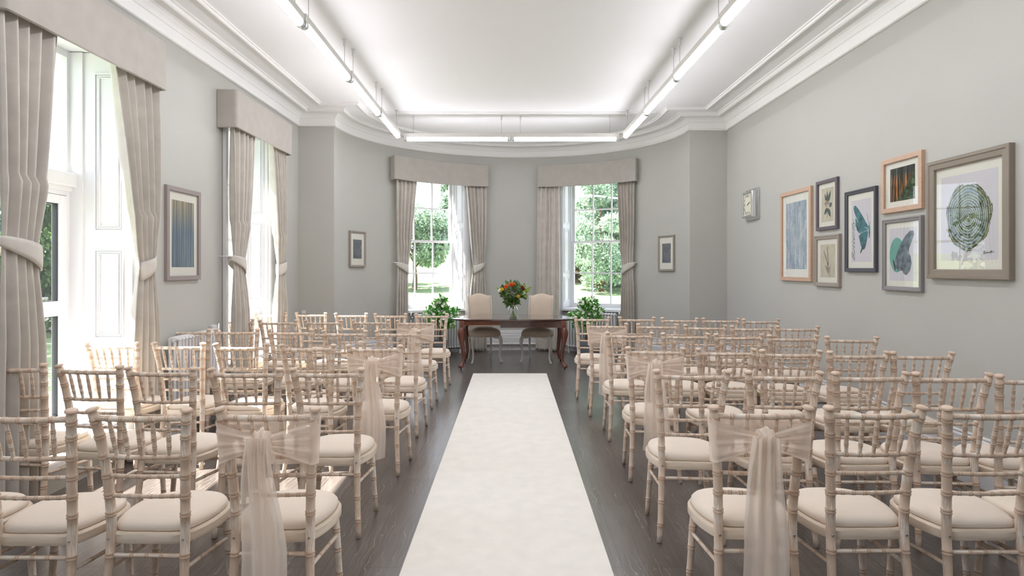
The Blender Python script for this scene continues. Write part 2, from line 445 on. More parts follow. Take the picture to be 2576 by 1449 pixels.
# shallow step in the ceiling where the bow begins
bm = bmesh.new(); box(bm, -2.02, 8.30, 3.616, 2.02, 8.34, 3.632, 0, .004); tag(bm_obj('trim_3', bm, M['ceil']), kind='structure')
skirt = [(0, .350), (.010, .350), (.016, .340), (.012, .328), (.020, .316), (.020, .280), (.026, .272), (.026, .225), (.034, .218), (.034, .150), (.030, .140), (.030, 0)]
def skirting(name, pl): tag(sweep(name, pl, skirt, M['white']), kind='structure')
skirting('baseboard_right', [(bow[-1].x - .0, YPR), (XR, YPR), (XR, YB)])
skirting('baseboard_left', [(XL, 4.80), (XL, 6.09)])
skirting('baseboard_left_far', [(XL, 7.38), (XL, YPL), (bow[0].x, YPL)])
skirting('baseboard_left_near', [(XL, .65), (XL, 3.22)])
skirting('baseboard_back', [(bow[0].x, YPL)] + [(p.x, p.y) for p in bow[1:-1]] + [(bow[-1].x, YPR)])

# ------------------------------------------------------------------ windows
def place(objs, origin, tdir):
    ang = atan2(tdir.y, tdir.x)
    for o in objs: o.location = origin; o.rotation_euler = (0, 0, ang)
def panel_mould(bm, axis_x, y0, y1, z0, z1, side, w=.012, h=.010):
    """raised rectangular moulding on a jamb face at x=axis_x; side +1 faces +x"""
    for k, (ins, hh, ww) in enumerate(((0, h, .012), (.020, h * .6, .010), (.036, h, .008))):
        a0, a1, b0, b1 = y0 + ins, y1 - ins, z0 + ins, z1 - ins
        xa, xb = sorted((axis_x, axis_x + side * hh))
        box(bm, xa, a0, b0, xb, a0 + ww, b1); box(bm, xa, a1 - ww, b0, xb, a1, b1)
        box(bm, xa, a0 + ww, b0, xb, a1 - ww, b0 + ww); box(bm, xa, a0 + ww, b1 - ww, xb, a1 - ww, b1)
def sash_window(name, origin, tdir, hw, sill, head, depth=.30, cols=3, y_in=-.0, arch_y=-.02, rows=2, sill_proj=.05, shutter=True, arch_w=.09):
    E = empty(name); tag(E, kind='structure'); hw -= .004; sill += .004; head -= .004
    # reveal lining
    bm = bmesh.new(); yo = depth + .16
    box(bm, -hw - .10, y_in, sill - .08, -hw, yo, head + .08); box(bm, hw, y_in, sill - .08, hw + .10, yo, head + .08)
    box(bm, -hw, y_in, head, hw, yo, head + .08); box(bm, -hw, y_in - sill_proj, sill - .045, hw, depth + .02, sill, 0, .008)
    box(bm, -hw, depth, sill - .09, hw, yo + .05, sill - .01)
    bm_obj('window_lining', bm, M['white'], E)
    if shutter:
        bm = bmesh.new()
        for sx in (-1, 1):
            xf = sx * (hw - .012); x0, x1 = sorted((xf, sx * hw)); box(bm, x0, y_in + .015, sill + .005, x1, depth - .03, head - .005)
            y0, y1 = y_in + .06, depth - .075
            zs = [(sill + .10, sill + .55), (sill + .62, sill + .62 + (head - sill - .8) * .5), (sill + .70 + (head - sill - .8) * .5, head - .10)]
            for a, b in zs: panel_mould(bm, xf, y0, y1, a, b, -sx)
        bm_obj('shutter_panel', bm, M['white'], E)
    # sash frames
    bm = bmesh.new(); y0 = depth - .02; st = .045
    mid = (sill + head) / 2 - .02
    box(bm, -hw, y0 - .01, sill, -hw + .03, depth + .09, head); box(bm, hw - .03, y0 - .01, sill, hw, depth + .09, head)
    box(bm, -hw, y0 - .01, head - .03, hw, depth + .09, head)
    gl = []
    for (a, b, yy) in ((sill, mid + .02, depth), (mid - .02, head - .03, depth + .045)):
        x0, x1 = -hw + .03, hw - .03
        box(bm, x0, yy, a, x0 + st, yy + .04, b); box(bm, x1 - st, yy, a, x1, yy + .04, b)
        bot = .07 if a == sill else .04; top = .04
        box(bm, x0 + st, yy, a, x1 - st, yy + .04, a + bot); box(bm, x0 + st, yy, b - top, x1 - st, yy + .04, b)
        gx0, gx1, gz0, gz1 = x0 + st, x1 - st, a + bot, b - top
        for k in range(1, cols):
            xx = gx0 + (gx1 - gx0) * k / cols; box(bm, xx - .011, yy + .005, gz0, xx + .011, yy + .035, gz1)
        for k in range(1, rows):
            zz = gz0 + (gz1 - gz0) * k / rows; box(bm, gx0, yy + .006, zz - .011, gx1, yy + .034, zz + .011)
        gl.append((gx0, gx1, gz0, gz1, yy + .02))
    bm_obj('sash_frame', bm, M['white'], E)
    bm = bmesh.new()
    for gx0, gx1, gz0, gz1, yy in gl: box(bm, gx0, yy - .002, gz0, gx1, yy + .002, gz1)
    bm_obj('glass', bm, M['glass'], E)
    # architrave on the room face
    bm = bmesh.new()
    for sx in (-1, 1):
        for (a, b, t_) in ((0, arch_w, .018), (arch_w * .25, arch_w * .75, .026), (arch_w - .02, arch_w, .034)):
            x0, x1 = sorted((sx * (hw + a + t_ * .1), sx * (hw + b + t_ * .1))); box(bm, x0, arch_y - t_, .0, x1, arch_y + .03, head + arch_w)
    box(bm, -hw, arch_y - .02, head, hw, arch_y + .03, head + arch_w)
    bm_obj('architrave', bm, M['white'], E)
    place([E], (origin.x, origin.y, 0), tdir); return E
for nm, (c0, t, n) in (('window_3', WL), ('window_4', WR)):
    sash_window(nm, c0, t, HW, SILL + .05, HEAD - .03, .34, 3, -.07, -.055)
# left wall: local x axis along +Y when looking out to -X
tY = Vector((0, 1))
sash_window('window_2', Vector((XL, (6.19 + 7.28) / 2)), tY, .545, .45, 3.15, .34, 3, 0, -.0)
sash_window('window_fill', Vector((XL, -.175)), tY, .725, .30, 3.15, .34, 3, 0, -.0)  # unseen window behind the camera, added to let in fill daylight

def glazed_door():
    E = empty('door_1'); tag(E, kind='structure'); hw = .686; D_ = .50
    bm = bmesh.new(); yo = .66
    box(bm, -hw - .1, .001, .14, -hw, yo, 3.22); box(bm, hw, .001, .14, hw + .1, yo, 3.22); box(bm, -hw, 0, 3.146, hw, yo, 3.22)
    bm_obj('door_lining', bm, M['white'], E)
    bm = bmesh.new(); box(bm, -hw, .001, .14, hw, yo + .1, .222); box(bm, -hw - .06, -.07, .165, hw + .06, .02, .228, 0, .018)
    bm_obj('threshold', bm, M['white'], E)
    bm = bmesh.new()
    for sx in (-1, 1):
        xf = sx * (hw - .015); x0, x1 = sorted((xf, sx * hw)); box(bm, x0, .02, .23, x1, .40, 3.14)
        for a, b in ((.30, .78), (.90, 1.60), (1.74, 2.98)): panel_mould(bm, xf, .085, .315, a, b, -sx, h=.012)
        x0, x1 = sorted((sx * (hw - .032), sx * hw)); box(bm, x0, .40, .23, x1, D_, 3.14)
    bm_obj('shutter_panel', bm, M['white'], E)
    bm = bmesh.new(); box(bm, -hw, D_ - .06, 2.085, hw, D_ + .12, 2.185, 0, .006); box(bm, -hw, D_ - .02, 2.05, hw, D_ + .1, 2.085)
    bm_obj('transom_rail', bm, M['white'], E)
    # door leaf frame
    bm = bmesh.new(); X0, X1 = -hw + .03, hw - .03
    box(bm, X0, D_, .23, X0 + .034, D_ + .07, 2.06); box(bm, X1 - .034, D_, .23, X1, D_ + .07, 2.06); box(bm, X0 + .034, D_ + .001, 2.015, X1 - .034, D_ + .07, 2.059)
    a0, a1 = X0 + .035, X1 - .035
    box(bm, a0, D_ - .012, .235, a0 + .075, D_ + .06, 2.01, 0, .006); box(bm, a1 - .075, D_ - .012, .235, a1, D_ + .06, 2.01, 0, .006)
    for z0, z1 in ((.235, .32), (1.087, 1.199), (1.945, 2.01)): box(bm, a0 + .075, D_ - .012, z0, a1 - .075, D_ + .06, z1, 0, .006)
    bm_obj('door_leaf', bm, M['upvc'], E)
    bm = bmesh.new(); g0, g1 = a0 + .075, a1 - .075
    for z0, z1 in ((.32, 1.087), (1.199, 1.945)):
        box(bm, g0, D_ + .01, z0, g0 + .008, D_ + .05, z1); box(bm, g1 - .008, D_ + .01, z0, g1, D_ + .05, z1)
        box(bm, g0, D_ + .01, z0, g1, D_ + .05, z0 + .006); box(bm, g0, D_ + .01, z1 - .006, g1, D_ + .05, z1)
    bm_obj('gasket', bm, M['black'], E)
    bm = bmesh.new()
    for z0, z1 in ((.325, 1.082), (1.204, 1.94)): box(bm, g0, D_ + .02, z0, g1, D_ + .025, z1)
    box(bm, -hw + .05, D_ + .03, 2.22, hw - .05, D_ + .035, 3.1)
    bm_obj('glass', bm, M['glass'], E)
    bm = bmesh.new()
    box(bm, -hw, D_, 2.19, -hw + .06, D_ + .06, 3.146); box(bm, hw - .06, D_, 2.19, hw, D_ + .06, 3.146); box(bm, -hw + .06, D_ + .001, 3.09, hw - .06, D_ + .06, 3.146); box(bm, -hw + .06, D_ + .001, 2.19, hw - .06, D_ + .06, 2.23)
    bm_obj('transom_frame', bm, M['white'], E)
    bm = bmesh.new(); ring_tube(bm, [(a1 - .40, D_ - .012, 1.225), (a1 - .40, D_ - .055, 1.225)], [.012, .012], 10)
    ring_tube(bm, [(a1 - .40, D_ - .055, 1.225), (a1 - .26, D_ - .055, 1.23)], [.011, .009], 10)
    box(bm, a1 - .42, D_ - .018, 1.13, a1 - .38, D_ - .008, 1.30, 0, .004)
    bm_obj('door_handle', bm, M['chrome'], E)
    bm = bmesh.new()
    for sx in (-1, 1):
        for (a, b, t_) in ((0, .09, .018), (.02, .07, .026), (.07, .09, .034)):
            x0, x1 = sorted((sx * (hw + a + t_ * .1), sx * (hw + b + t_ * .1))); box(bm, x0, -t_, 0, x1, .03, 3.24)
    bm_obj('architrave', bm, M['white'], E)
    place([E], (XL, (3.32 + 4.70) / 2, 0), tY)
glazed_door()

# ------------------------------------------------------------------ pelmets and curtains
def arc_pt(c0, t, n, a, off, curve):
    """point at tangent coordinate a, offset into room by off, following the wall curvature"""
    sag = a * a / (2 * 2.42) if curve else 0
    q = c0 + t * a - n * (off + sag); return q
def pelmet(c0, t, n, hw, z0, z1, proj, curve, label, rnd=.03):
    bm = bmesh.new(); th = .022
    def loop(inset):
        pts = []; N = 16 if curve else 2
        pts.append(arc_pt(c0, t, n, -hw + inset, .004, curve))
        a0, a1 = -hw + inset, hw - inset; pr = proj - inset
        for k in range(4): # left front corner
            an = k / 3 * pi / 2; pts.append(arc_pt(c0, t, n, a0 + rnd - rnd * cos(an), pr - rnd + rnd * sin(an), curve))
        for k in range(1, N): pts.append(arc_pt(c0, t, n, a0 + rnd + (a1 - a0 - 2 * rnd) * k / N, pr, curve))
        for k in range(4):
            an = pi / 2 - k / 3 * pi / 2; pts.append(arc_pt(c0, t, n, a1 - rnd + rnd * cos(an), pr - rnd + rnd * sin(an), curve))
        pts.append(arc_pt(c0, t, n, hw - inset, .004, curve)); return pts
    Lo, Li = loop(0), loop(th)
    zs = [(z0, Li, 0), (z0, Lo, .004), (z0 + .008, Lo, 0)]
    rows = []
    for L, z in ((Li, z1 - .03), (Li, z0 + .004), ([a.lerp(b, .5) for a, b in zip(Li, Lo)], z0), (Lo, z0 + .006), (Lo, z1 - .006), ([a.lerp(b, .7) for a, b in zip(Li, Lo)], z1)):
        rows.append([bm.verts.new((p.x, p.y, z)) for p in L])
    for r0, r1 in zip(rows, rows[1:]):
        for k in range(len(r0) - 1): bm.faces.new((r0[k], r0[k + 1], r1[k + 1], r1[k]))
    bm.faces.new(rows[-1]); bm.faces.new(rows[0][::-1])
    for ri in range(len(rows) - 1):
        pass
    o = bm_obj('pelmet', bm, M['pelmet'], smooth=True, autosm=40)
    return tag(o, label, 'pelmet', 'fabric pelmets over the windows')
cL1 = Vector((XL, (3.243 + 4.772) / 2)); cL2 = Vector((XL, (5.98 + 7.50) / 2)); nX = Vector((-1, 0))
pelmet(cL1, tY, nX, .765, 2.865, 3.249, .205, False, 'grey-beige fabric pelmet above the tall glazed door')
pelmet(cL2, tY, nX, .76, 2.865, 3.249, .205, False, 'grey-beige fabric pelmet above the side window near the corner pier')
pelmet(*PL, .875, 2.865, 3.249, .195, True, 'curved pelmet over the bow window to the left of the flower vase', .05)
pelmet(*PR, .865, 2.865, 3.249, .195, True, 'curved pelmet over the bow window to the right of the flower vase', .02)

def curtain(c0, t, n, curve, outer, sgn, w0, wt, wb, ztop, off, label, phase=0., nf=7, zt=1.50, seed=1, tied=True):
    """outer: tangent coordinate of the outer edge, sgn +1 if the drape spreads towards +t"""
    rr = random.Random(seed); E = empty('curtain'); tag(E, label, 'curtain', 'grey-beige curtains at the windows')
    NU, NV = 96, 60; vs, fs = [], []
    fo = [rr.uniform(-.35, .35) for _ in range(nf + 1)]; am = [rr.uniform(.75, 1.2) for _ in range(nf + 1)]
    for j in range(NV + 1):
        z = ztop * (1 - j / NV) + .012 * (j / NV)
        if z > zt:
            q = (z - zt) / (ztop - zt); s = q ** .78
            w = wt + (w0 - wt) * s; oa = 0.03 * (1 - q) ** 2
            amp = .036 + .014 * sin(pi * min(1, q)) ; amp *= (.45 + .55 * min(1, q * 4))
        else:
            q = (zt - z) / zt; w = wt + (wb - wt) * (1 - (1 - min(1, q * 1.5)) ** 2.2); oa = .03 * (1 - q) ** 3
            amp = .014 + .030 * min(1, q * 3)
        if not tied: w = w0 + (wb - w0) * (1 - z / ztop); oa = -.04 * (1 - z / ztop); amp = .036
        for i in range(NU + 1):
            u = i / NU; uu = u * nf; k = min(nf - 1, int(uu)); fr = uu - k
            ph = 2 * pi * (uu + fo[k] * (1 - fr) * .35 + fo[k + 1] * fr * .35) + phase
            A = amp * (am[k] * (1 - fr) + am[k + 1] * fr)
            sw = sin(ph); sw = (1 if sw > 0 else -1) * abs(sw) ** .75
            a = outer + sgn * (oa + w * (u + .022 * cos(ph * 1.0)))
            d = off + A * sw + (.03 * sin(pi * u) if z < zt + .4 else .0)
            d += .004 * sin(z * 2.3 + u * 5 + seed)
            p = arc_pt(c0, t, n, a, max(.025, d), curve); vs.append((p.x, p.y, z))
    for j in range(NV):
        for i in range(NU):
            a = j * (NU + 1) + i; fs.append((a, a + 1, a + NU + 2, a + NU + 1))
    o = py_obj('drape', vs, fs, M['curtain'], E, True)
    so = o.modifiers.new('solid', 'SOLIDIFY'); so.thickness = .004
    if not tied: return E
    # tieback band: loop around the bundle, hook on the wall at the outer side
    vs, fs = [], []; N = 40
    am_ = wt / 2 + .012; ac = outer + sgn * (.03 + wt / 2 - .012)
    for k in range(N):
        th = 2 * pi * k / N; cx_ = cos(th); a = ac + sgn * am_ * cx_
        d = off + .008 + .058 * sin(th) + (-.02 * max(0, -cx_))
        inner = (cx_ + 1) / 2
        zc = zt + .055 - .10 * inner + (.02 * sin(th) * 0); hh = .022 + .050 * inner ** .6
        p = arc_pt(c0, t, n, a, d, curve)
        for dz in (-hh, -hh * .5, 0, hh * .5, hh):
            bul = .004 * (1 - (dz / hh) ** 2); vs.append((p.x - n.x * bul * (1 if sin(th) > 0 else -1), p.y - n.y * bul * (1 if sin(th) > 0 else -1), zc + dz))
    for k in range(N):
        for m_ in range(4):
            a = k * 5 + m_; b = ((k + 1) % N) * 5 + m_; fs.append((a, b, b + 1, a + 1))
    o = py_obj('tieback', vs, fs, M['curtain'], E, True); so = o.modifiers.new('solid', 'SOLIDIFY'); so.thickness = .008
    bm = bmesh.new(); p0 = arc_pt(c0, t, n, outer - sgn * .02, .0, curve); p1 = arc_pt(c0, t, n, outer - sgn * .02, off, curve); p2 = arc_pt(c0, t, n, outer + sgn * .035, off + .01, curve)
    ring_tube(bm, [(p0.x, p0.y, zt + .07), (p1.x, p1.y, zt + .07), (p2.x, p2.y, zt + .06)], [.006, .009, .006], 8)
    bm_obj('tieback_hook', bm, M['white'], E)
    return E
curtain(cL1, tY, nX, False, -.73, 1, .45, .26, .33, 2.98, .12, 'long tied-back curtain at the near side of the glazed door', .6, 5, 1.55, 3)
curtain(cL1, tY, nX, False, .73, -1, .53, .17, .32, 2.98, .12, 'tied-back curtain between the glazed door and the streaked blue print', 2.1, 5, 1.47, 4)
curtain(cL2, tY, nX, False, -.70, 1, .50, .22, .36, 2.98, .12, 'tied-back curtain at the near side of the side window', 1.0, 5, 1.50, 5)
curtain(cL2, tY, nX, False, .73, -1, .46, .22, .36, 2.98, .12, 'tied-back curtain between the side window and the corner pier', 2.6, 6, 1.47, 6)
curtain(*PL, True, -.81, 1, .41, .20, .23, 2.98, .11, 'curtain left of the window that is left of the vase', .2, 5, 1.47, 7)
curtain(*PL, True, .83, -1, .33, .17, .27, 2.98, .11, 'curtain behind the left linen chair, right of its window', 1.9, 5, 1.47, 8)
curtain(*PR, True, -.87, 1, .36, .37, .42, 2.98, .11, 'straight curtain without tieback behind the right linen chair', 3.0, 5, 1.47, 9, False)
curtain(*PR, True, .83, -1, .31, .20, .24, 2.98, .11, 'curtain right of the window that is right of the vase', .9, 5, 1.47, 10)

# ------------------------------------------------------------------ linear lamps
def linear_lamp(p0, p1, label, zb=3.25, wires=True):
    a = Vector((p0[0], p0[1])); b = Vector((p1[0], p1[1])); L = (b - a).length; d = (b - a).normalized()
    E = empty('linear_pendant_lamp', (a.x, a.y, 0), atan2(d.y, d.x)); tag(E, label, 'lamp', 'suspended tube lamps')
    bm = bmesh.new(); z0 = zb + .055
    prof = [(-.026, z0), (-.0305, z0 + .010), (-.0305, z0 + .060), (-.024, z0 + .068), (.024, z0 + .068), (.0305, z0 + .060), (.0305, z0 + .010), (.026, z0)]
    r0 = [bm.verts.new((0.0, y_, z)) for y_, z in prof]; r1 = [bm.verts.new((L, y_, z)) for y_, z in prof]
    for k in range(8): bm.faces.new((r0[k], r0[(k + 1) % 8], r1[(k + 1) % 8], r1[k]))
    bm.faces.new(r0); bm.faces.new(r1[::-1]); bm_obj('housing', bm, M['lampbody'], E)
    bm = bmesh.new(); x0, x1 = .045, L - .045; N = int((x1 - x0) / .012)
    rows = []
    for i in range(N + 1):
        x = x0 + (x1 - x0) * i / N; rr = .031 + (.0012 if i % 2 else 0)
        rows.append([bm.verts.new((x, rr * cos(th), z0 - .022 - rr * sin(th) + .012)) for th in [pi * (k / 10) for k in range(-1, 12)]])
    for i in range(N):
        for k in range(12): bm.faces.new((rows[i][k], rows[i][k + 1], rows[i + 1][k + 1], rows[i + 1][k]))
    bm.faces.new(rows[0]); bm.faces.new(rows[-1][::-1])
    bm_obj('tube', bm, M['tube'], E, smooth=True, autosm=50)
    for xa in (.0, L - .043):
        bm = bmesh.new(); ring_tube(bm, [(xa, 0, z0 - .012), (xa + .012, 0, z0 - .012), (xa + .014, 0, z0 - .012), (xa + .029, 0, z0 - .012), (xa + .031, 0, z0 - .012), (xa + .043, 0, z0 - .012)], [.033, .033, .028, .028, .033, .033], 16, ref=(0, 0, 1))
        bm_obj('end_cap', bm, M['cap'], E)
    for xw in (.13, L - .13):
        bm = bmesh.new(); ring_tube(bm, [(xw, 0, z0 + .065), (xw, 0, ZC)], [.0022, .0022], 6); wr = bm_obj('suspension_wire', bm, M['wire'], E)
        bm = bmesh.new(); ring_tube(bm, [(xw, 0, ZC), (xw, 0, ZC - .004), (xw, 0, ZC - .005), (xw, 0, ZC - .06), (xw, 0, ZC - .075)], [.022, .022, .013, .013, .006], 10)
        bm_obj('ceiling_cap', bm, M['white'], wr)
    return E
for side in (0, 1):
    ylist = [3.21, 4.50, 5.80, 7.12, 8.36] if side == 0 else [3.21, 4.50, 5.78, 7.07, 8.36]
    for k in range(4):
        X0, X1 = (-1.575, -1.59) if side == 0 else (1.608, 1.592)
        w = 'window-side' if side == 0 else 'picture-side'
        pos = ['fourth from the bow end', 'third from the bow end', 'second from the bow end', 'nearest the bow end'][k]
        linear_lamp((X0, ylist[k]), (X1, ylist[k + 1]), f'unseen added fill tube lamp in the {w} run, {pos}')
linear_lamp((-1.53, 8.50), (-.015, 8.50), 'suspended tube lamp in the cross run, window-side half')
linear_lamp((-.005, 8.50), (1.53, 8.50), 'suspended tube lamp in the cross run, picture-side half')
for k in range(3):  # runs extended out of view: these lamps are added for fill light
    for X, w in ((-1.575, 'window-side'), (1.608, 'picture-side')):
        linear_lamp((X, 3.20 - 1.29 * (k + 1)), (X, 3.20 - 1.29 * k), f'unseen added fill tube lamp in the {w} run, {["fifth", "sixth", "seventh"][k]} from the bow end')

# ------------------------------------------------------------------ chiavari chairs
def post_path(s):
    return catmull([(s * .172, -.222, 0), (s * .157, -.190, .20), (s * .150, -.168, .42), (s * .156, -.178, .62), (s * .170, -.200, .80), (s * .186, -.222, .915)], 8)
def post_at(s, z):
    pl = post_path(s)
    for a, b in zip(pl, pl[1:]):
        if a.z <= z <= b.z: return a.lerp(b, (z - a.z) / (b.z - a.z))
    return pl[-1]
SEAT = catmull([(-.138, -.168, 0), (0, -.176, 0), (.138, -.168, 0), (.184, -.10, 0), (.205, .02, 0), (.188, .135, 0), (.115, .200, 0), (0, .220, 0), (-.115, .200, 0), (-.188, .135, 0), (-.205, .02, 0), (-.184, -.10, 0)], 5, True)
def seat_layers(bm, layers, dome=False):
    c0 = Vector((0, .02, 0)); rows = []
    for s, z in layers: rows.append([bm.verts.new((c0.x + (p.x - c0.x) * s, c0.y + (p.y - c0.y) * s, z)) for p in SEAT])
    n = len(SEAT)
    for r0, r1 in zip(rows, rows[1:]):
        for k in range(n):
            f = bm.faces.new((r0[k], r0[(k + 1) % n], r1[(k + 1) % n], r1[k])); f.smooth = True
    return rows
def build_chair():
    E = empty('chiavari_chair'); LW = [M['limewash'], M['node']]; LR = [M['limerail'], M['node']]
    for s in (-1, 1):
        bm = bmesh.new(); pl = post_path(s); ev, L = path_eval(pl)
        zn = [.09, .21, .335, .50, .576, .658, .738, .82, .884]; nodes = []
        for z in zn:
            lo, hi = 0, L
            for _ in range(30):
                m_ = (lo + hi) / 2
                if ev(m_).z < z: lo = m_
                else: hi = m_
            nodes.append(lo)
        turned(bm, pl, .0185, nodes, 14, lambda t: .78 + .22 * min(1, t * 2.2))
        d = (pl[-1] - pl[-2]).normalized(); p = pl[-1]
        seq = [(0, .0185), (.002, .0165), (.006, .0135), (.009, .0150), (.012, .0215), (.015, .0235), (.020, .0225), (.023, .018), (.025, .006)]
        ring_tube(bm, [p + d * a for a, _ in seq], [r for _, r in seq], 14, [0, 0, 1, 0, 0, 0, 1, 0, 0])
        post = bm_obj('back_post', bm, LW, E)
        bm = bmesh.new(); q = post_at(s, .405); ring_tube(bm, [q + Vector((0, -.016, 0)), q + Vector((0, -.0215, 0))], [.006, .0045], 8); bm_obj('bolt', bm, M['steel'], post)
    def rail(name, z, r, bow, nodes_f, back=True, seg=10):
        a, b = post_at(-1, z), post_at(1, z); pts = []
        for k in range(13):
            t = k / 12; p = a.lerp(b, t); p.y -= bow * sin(pi * t); pts.append(p)
        bm = bmesh.new(); L = (b - a).length; turned(bm, pts, r, [L * f for f in nodes_f], seg, g=.75); return bm_obj(name, bm, LR, E), pts
    fr = [.15, .29, .43, .57, .71, .85]; fr5 = [.18, .34, .50, .66, .82]
    _, top = rail('top_rail', .898, .0120, .022, fr5)
    _, sec = rail('back_rail', .738, .0100, .016, fr5)
    rail('back_rail', .658, .0086, .012, fr); rail('back_rail', .576, .0086, .010, fr)
    rail('stretcher', .335, .0090, .0, [.3, .5, .7])
    evt, Lt = path_eval(top); evs, Ls = path_eval(sec)
    for f in fr5:
        bm = bmesh.new(); a, b = evt(Lt * f), evs(Ls * f); L = (a - b).length
        turned(bm, [a, a.lerp(b, .5), b], .0083, [L * .30, L * .52, L * .74], 10, lambda t: .62 + .42 * max(0, sin(pi * t)) ** .6, g=.7, step=.02); bm_obj('spindle', bm, LW, E)
    for s in (-1, 1):
        bm = bmesh.new(); pl = [Vector((s * .183, .150, 0)), Vector((s * .168, .152, .20)), Vector((s * .155, .150, .39))]
        turned(bm, pl, .0165, [.09, .20, .29, .36], 12, lambda t: .78 + .22 * min(1, t * 1.5)); bm_obj('leg', bm, LW, E)
        bm = bmesh.new(); a = post_at(s, .285); b = Vector((s * .164, .151, .265)); L = (b - a).length
        turned(bm, [a, b], .0085, [L * .33, L * .66], 10, g=.75); bm_obj('stretcher', bm, LW, E)
    bm = bmesh.new(); turned(bm, [(-.160, .151, .315), (.160, .151, .315)], .0088, [.10, .16, .22], 10, g=.75); bm_obj('stretcher', bm, LR, E)
    bm = bmesh.new(); rows = seat_layers(bm, [(.84, .384), (.992, .382), (1.0, .385), (1.0, .417), (.975, .425), (.86, .425)]); bm.faces.new(rows[-1]); bm.faces.new(rows[0][::-1])
    bm_obj('seat_frame', bm, M['seatwood'], E, smooth=True, autosm=32)
    bm = bmesh.new(); rows = seat_layers(bm, [(.90, .4255), (.925, .428), (.938, .436), (.925, .448), (.88, .459), (.78, .466), (.6, .471), (.3, .475), (.02, .476)]); bm.faces.new(rows[-1]); bm.faces.new(rows[0][::-1])
    bm_obj('seat_pad', bm, M['cushion'], E)
    return E
def kids(o, table): return table.get(o.name, [])
def copy_tree(o, parent=None):
    c_ = o.copy(); COL.objects.link(c_); c_.parent = parent
    for ch in [k for k in ALLKIDS.get(o.name, [])]: copy_tree(ch, c_)
    return c_
ALLKIDS = {}
def index_kids(root):
    st = [o for o in COL.objects if o.parent]
    for o in st: ALLKIDS.setdefault(o.parent.name, [])
    for o in st:
        if o not in ALLKIDS[o.parent.name]: ALLKIDS[o.parent.name].append(o)

def build_sash():
    rr = random.Random(5); E = empty('chair_sash')
    # inner sheet in front of the rails
    vs, fs = [], []; NU, NV = 40, 14
    for j in range(NV + 1):
        for i in range(NU + 1):
            u, v = i / NU, j / NV; x = -.20 + .40 * u; z = .893 - v * (.20)
            y = -.165 - .030 * v * 0 - .03 * (1 - abs(2 * u - 1) ** 6) * -1 * 0 + .006 * sin(u * 9 + v * 7)
            zz = (z - .42) / .5; y = -.145 - .048 * zz ** 2 + .005 * sin(u * 9 + v * 6)
            vs.append((x * (1 - .10 * v), y, z))
    for j in range(NV):
        for i in range(NU): a = j * (NU + 1) + i; fs.append((a, a + 1, a + NU + 2, a + NU + 1))
    py_obj('band', vs, fs, M['sash'], E, True)
    # wings from the posts to the knot
    for s in (-1, 1):
        vs, fs = [], []; NU, NV = 36, 24
        for i in range(NU + 1):
            u = i / NU                       # 0 at post, 1 at knot
            top = .895 - .055 * u ; bot = .705 + .075 * u ** .8
            wrap = max(0, 1 - u * 7)
            x = s * (.212 * (1 - u) + .026 * u); x += -s * .010 * wrap ** 2
            for j in range(NV + 1):
                v = j / NV; z = top * (1 - v) + bot * v
                y = -.245 - .030 * u ** .7 + .060 * wrap ** 2
                y += (.006 * sin(v * 22 + s) + .004 * sin(v * 41 + 1)) * (.35 + .65 * u)
                xx = x * (1 - .06 * v * (1 - u)); vs.append((xx, y - .012 * (z - .75) * 4 * (1 - u), z))
        for i in range(NU):
            for j in range(NV): a = i * (NV + 1) + j; fs.append((a, a + 1, a + NV + 2, a + NV + 1))
        py_obj('wing', vs, fs, M['sash'], E, True)
    # knot: gathered cloth folded over the crossing
    arch = catmull([(0, -.292, .755), (0, -.306, .800), (0, -.300, .842), (0, -.278, .864), (0, -.252, .852), (0, -.240, .80)], 5); vs, fs = [], []; NU, NV = 28, len(arch) - 1
    for j, p in enumerate(arch):
        v = j / NV; w = .050 - .010 * sin(pi * min(1, v * 1.2)) - .012 * v
        for i in range(NU + 1):
            u = 2 * i / NU - 1; fold = .007 * sin(u * 8 + v * 2.5) + .004 * sin(u * 15 + 1); e = 1 - abs(u) ** 3
            vs.append((u * w + .004 * sin(v * 6), p.y * e + (-.262) * (1 - e) - fold * e, p.z - .022 * u * u + fold * (v > .4) * .8))
    for j in range(NV):
        for i in range(NU): a = j * (NU + 1) + i; fs.append((a, a + 1, a + NU + 2, a + NU + 1))
    py_obj('knot', vs, fs, M['sash2'], E, True)
    # tails
    for s, w0, w1, zb, dx in ((-1, .040, .066, .21, -.022), (1, .040, .064, .125, .018)):
        vs, fs = [], []; NU, NV = 20, 40; ph = rr.random() * 6
        for j in range(NV + 1):
            v = j / NV; z = .835 * (1 - v) + zb * v; w = w0 + (w1 - w0) * min(1, v * 1.6)
            cxx = dx * .5 + dx * .9 * v + .010 * sin(v * 5 + ph)
            for i in range(NU + 1):
                u = i / NU - .5
                y = -.290 + .030 * v - .010 * (s > 0) + (.010 * (1 - v) + .004) * sin(u * 15 + ph + v * 2) + .007 * sin(v * 6 + ph)
                vs.append((cxx + 2 * w * u, y, z + .012 * u * s * 4 * v))
        for j in range(NV):
            for i in range(NU): a = j * (NU + 1) + i; fs.append((a, a + 1, a + NU + 2, a + NU + 1))
        py_obj('tail', vs, fs, M['sash2'], E, True)
    return E

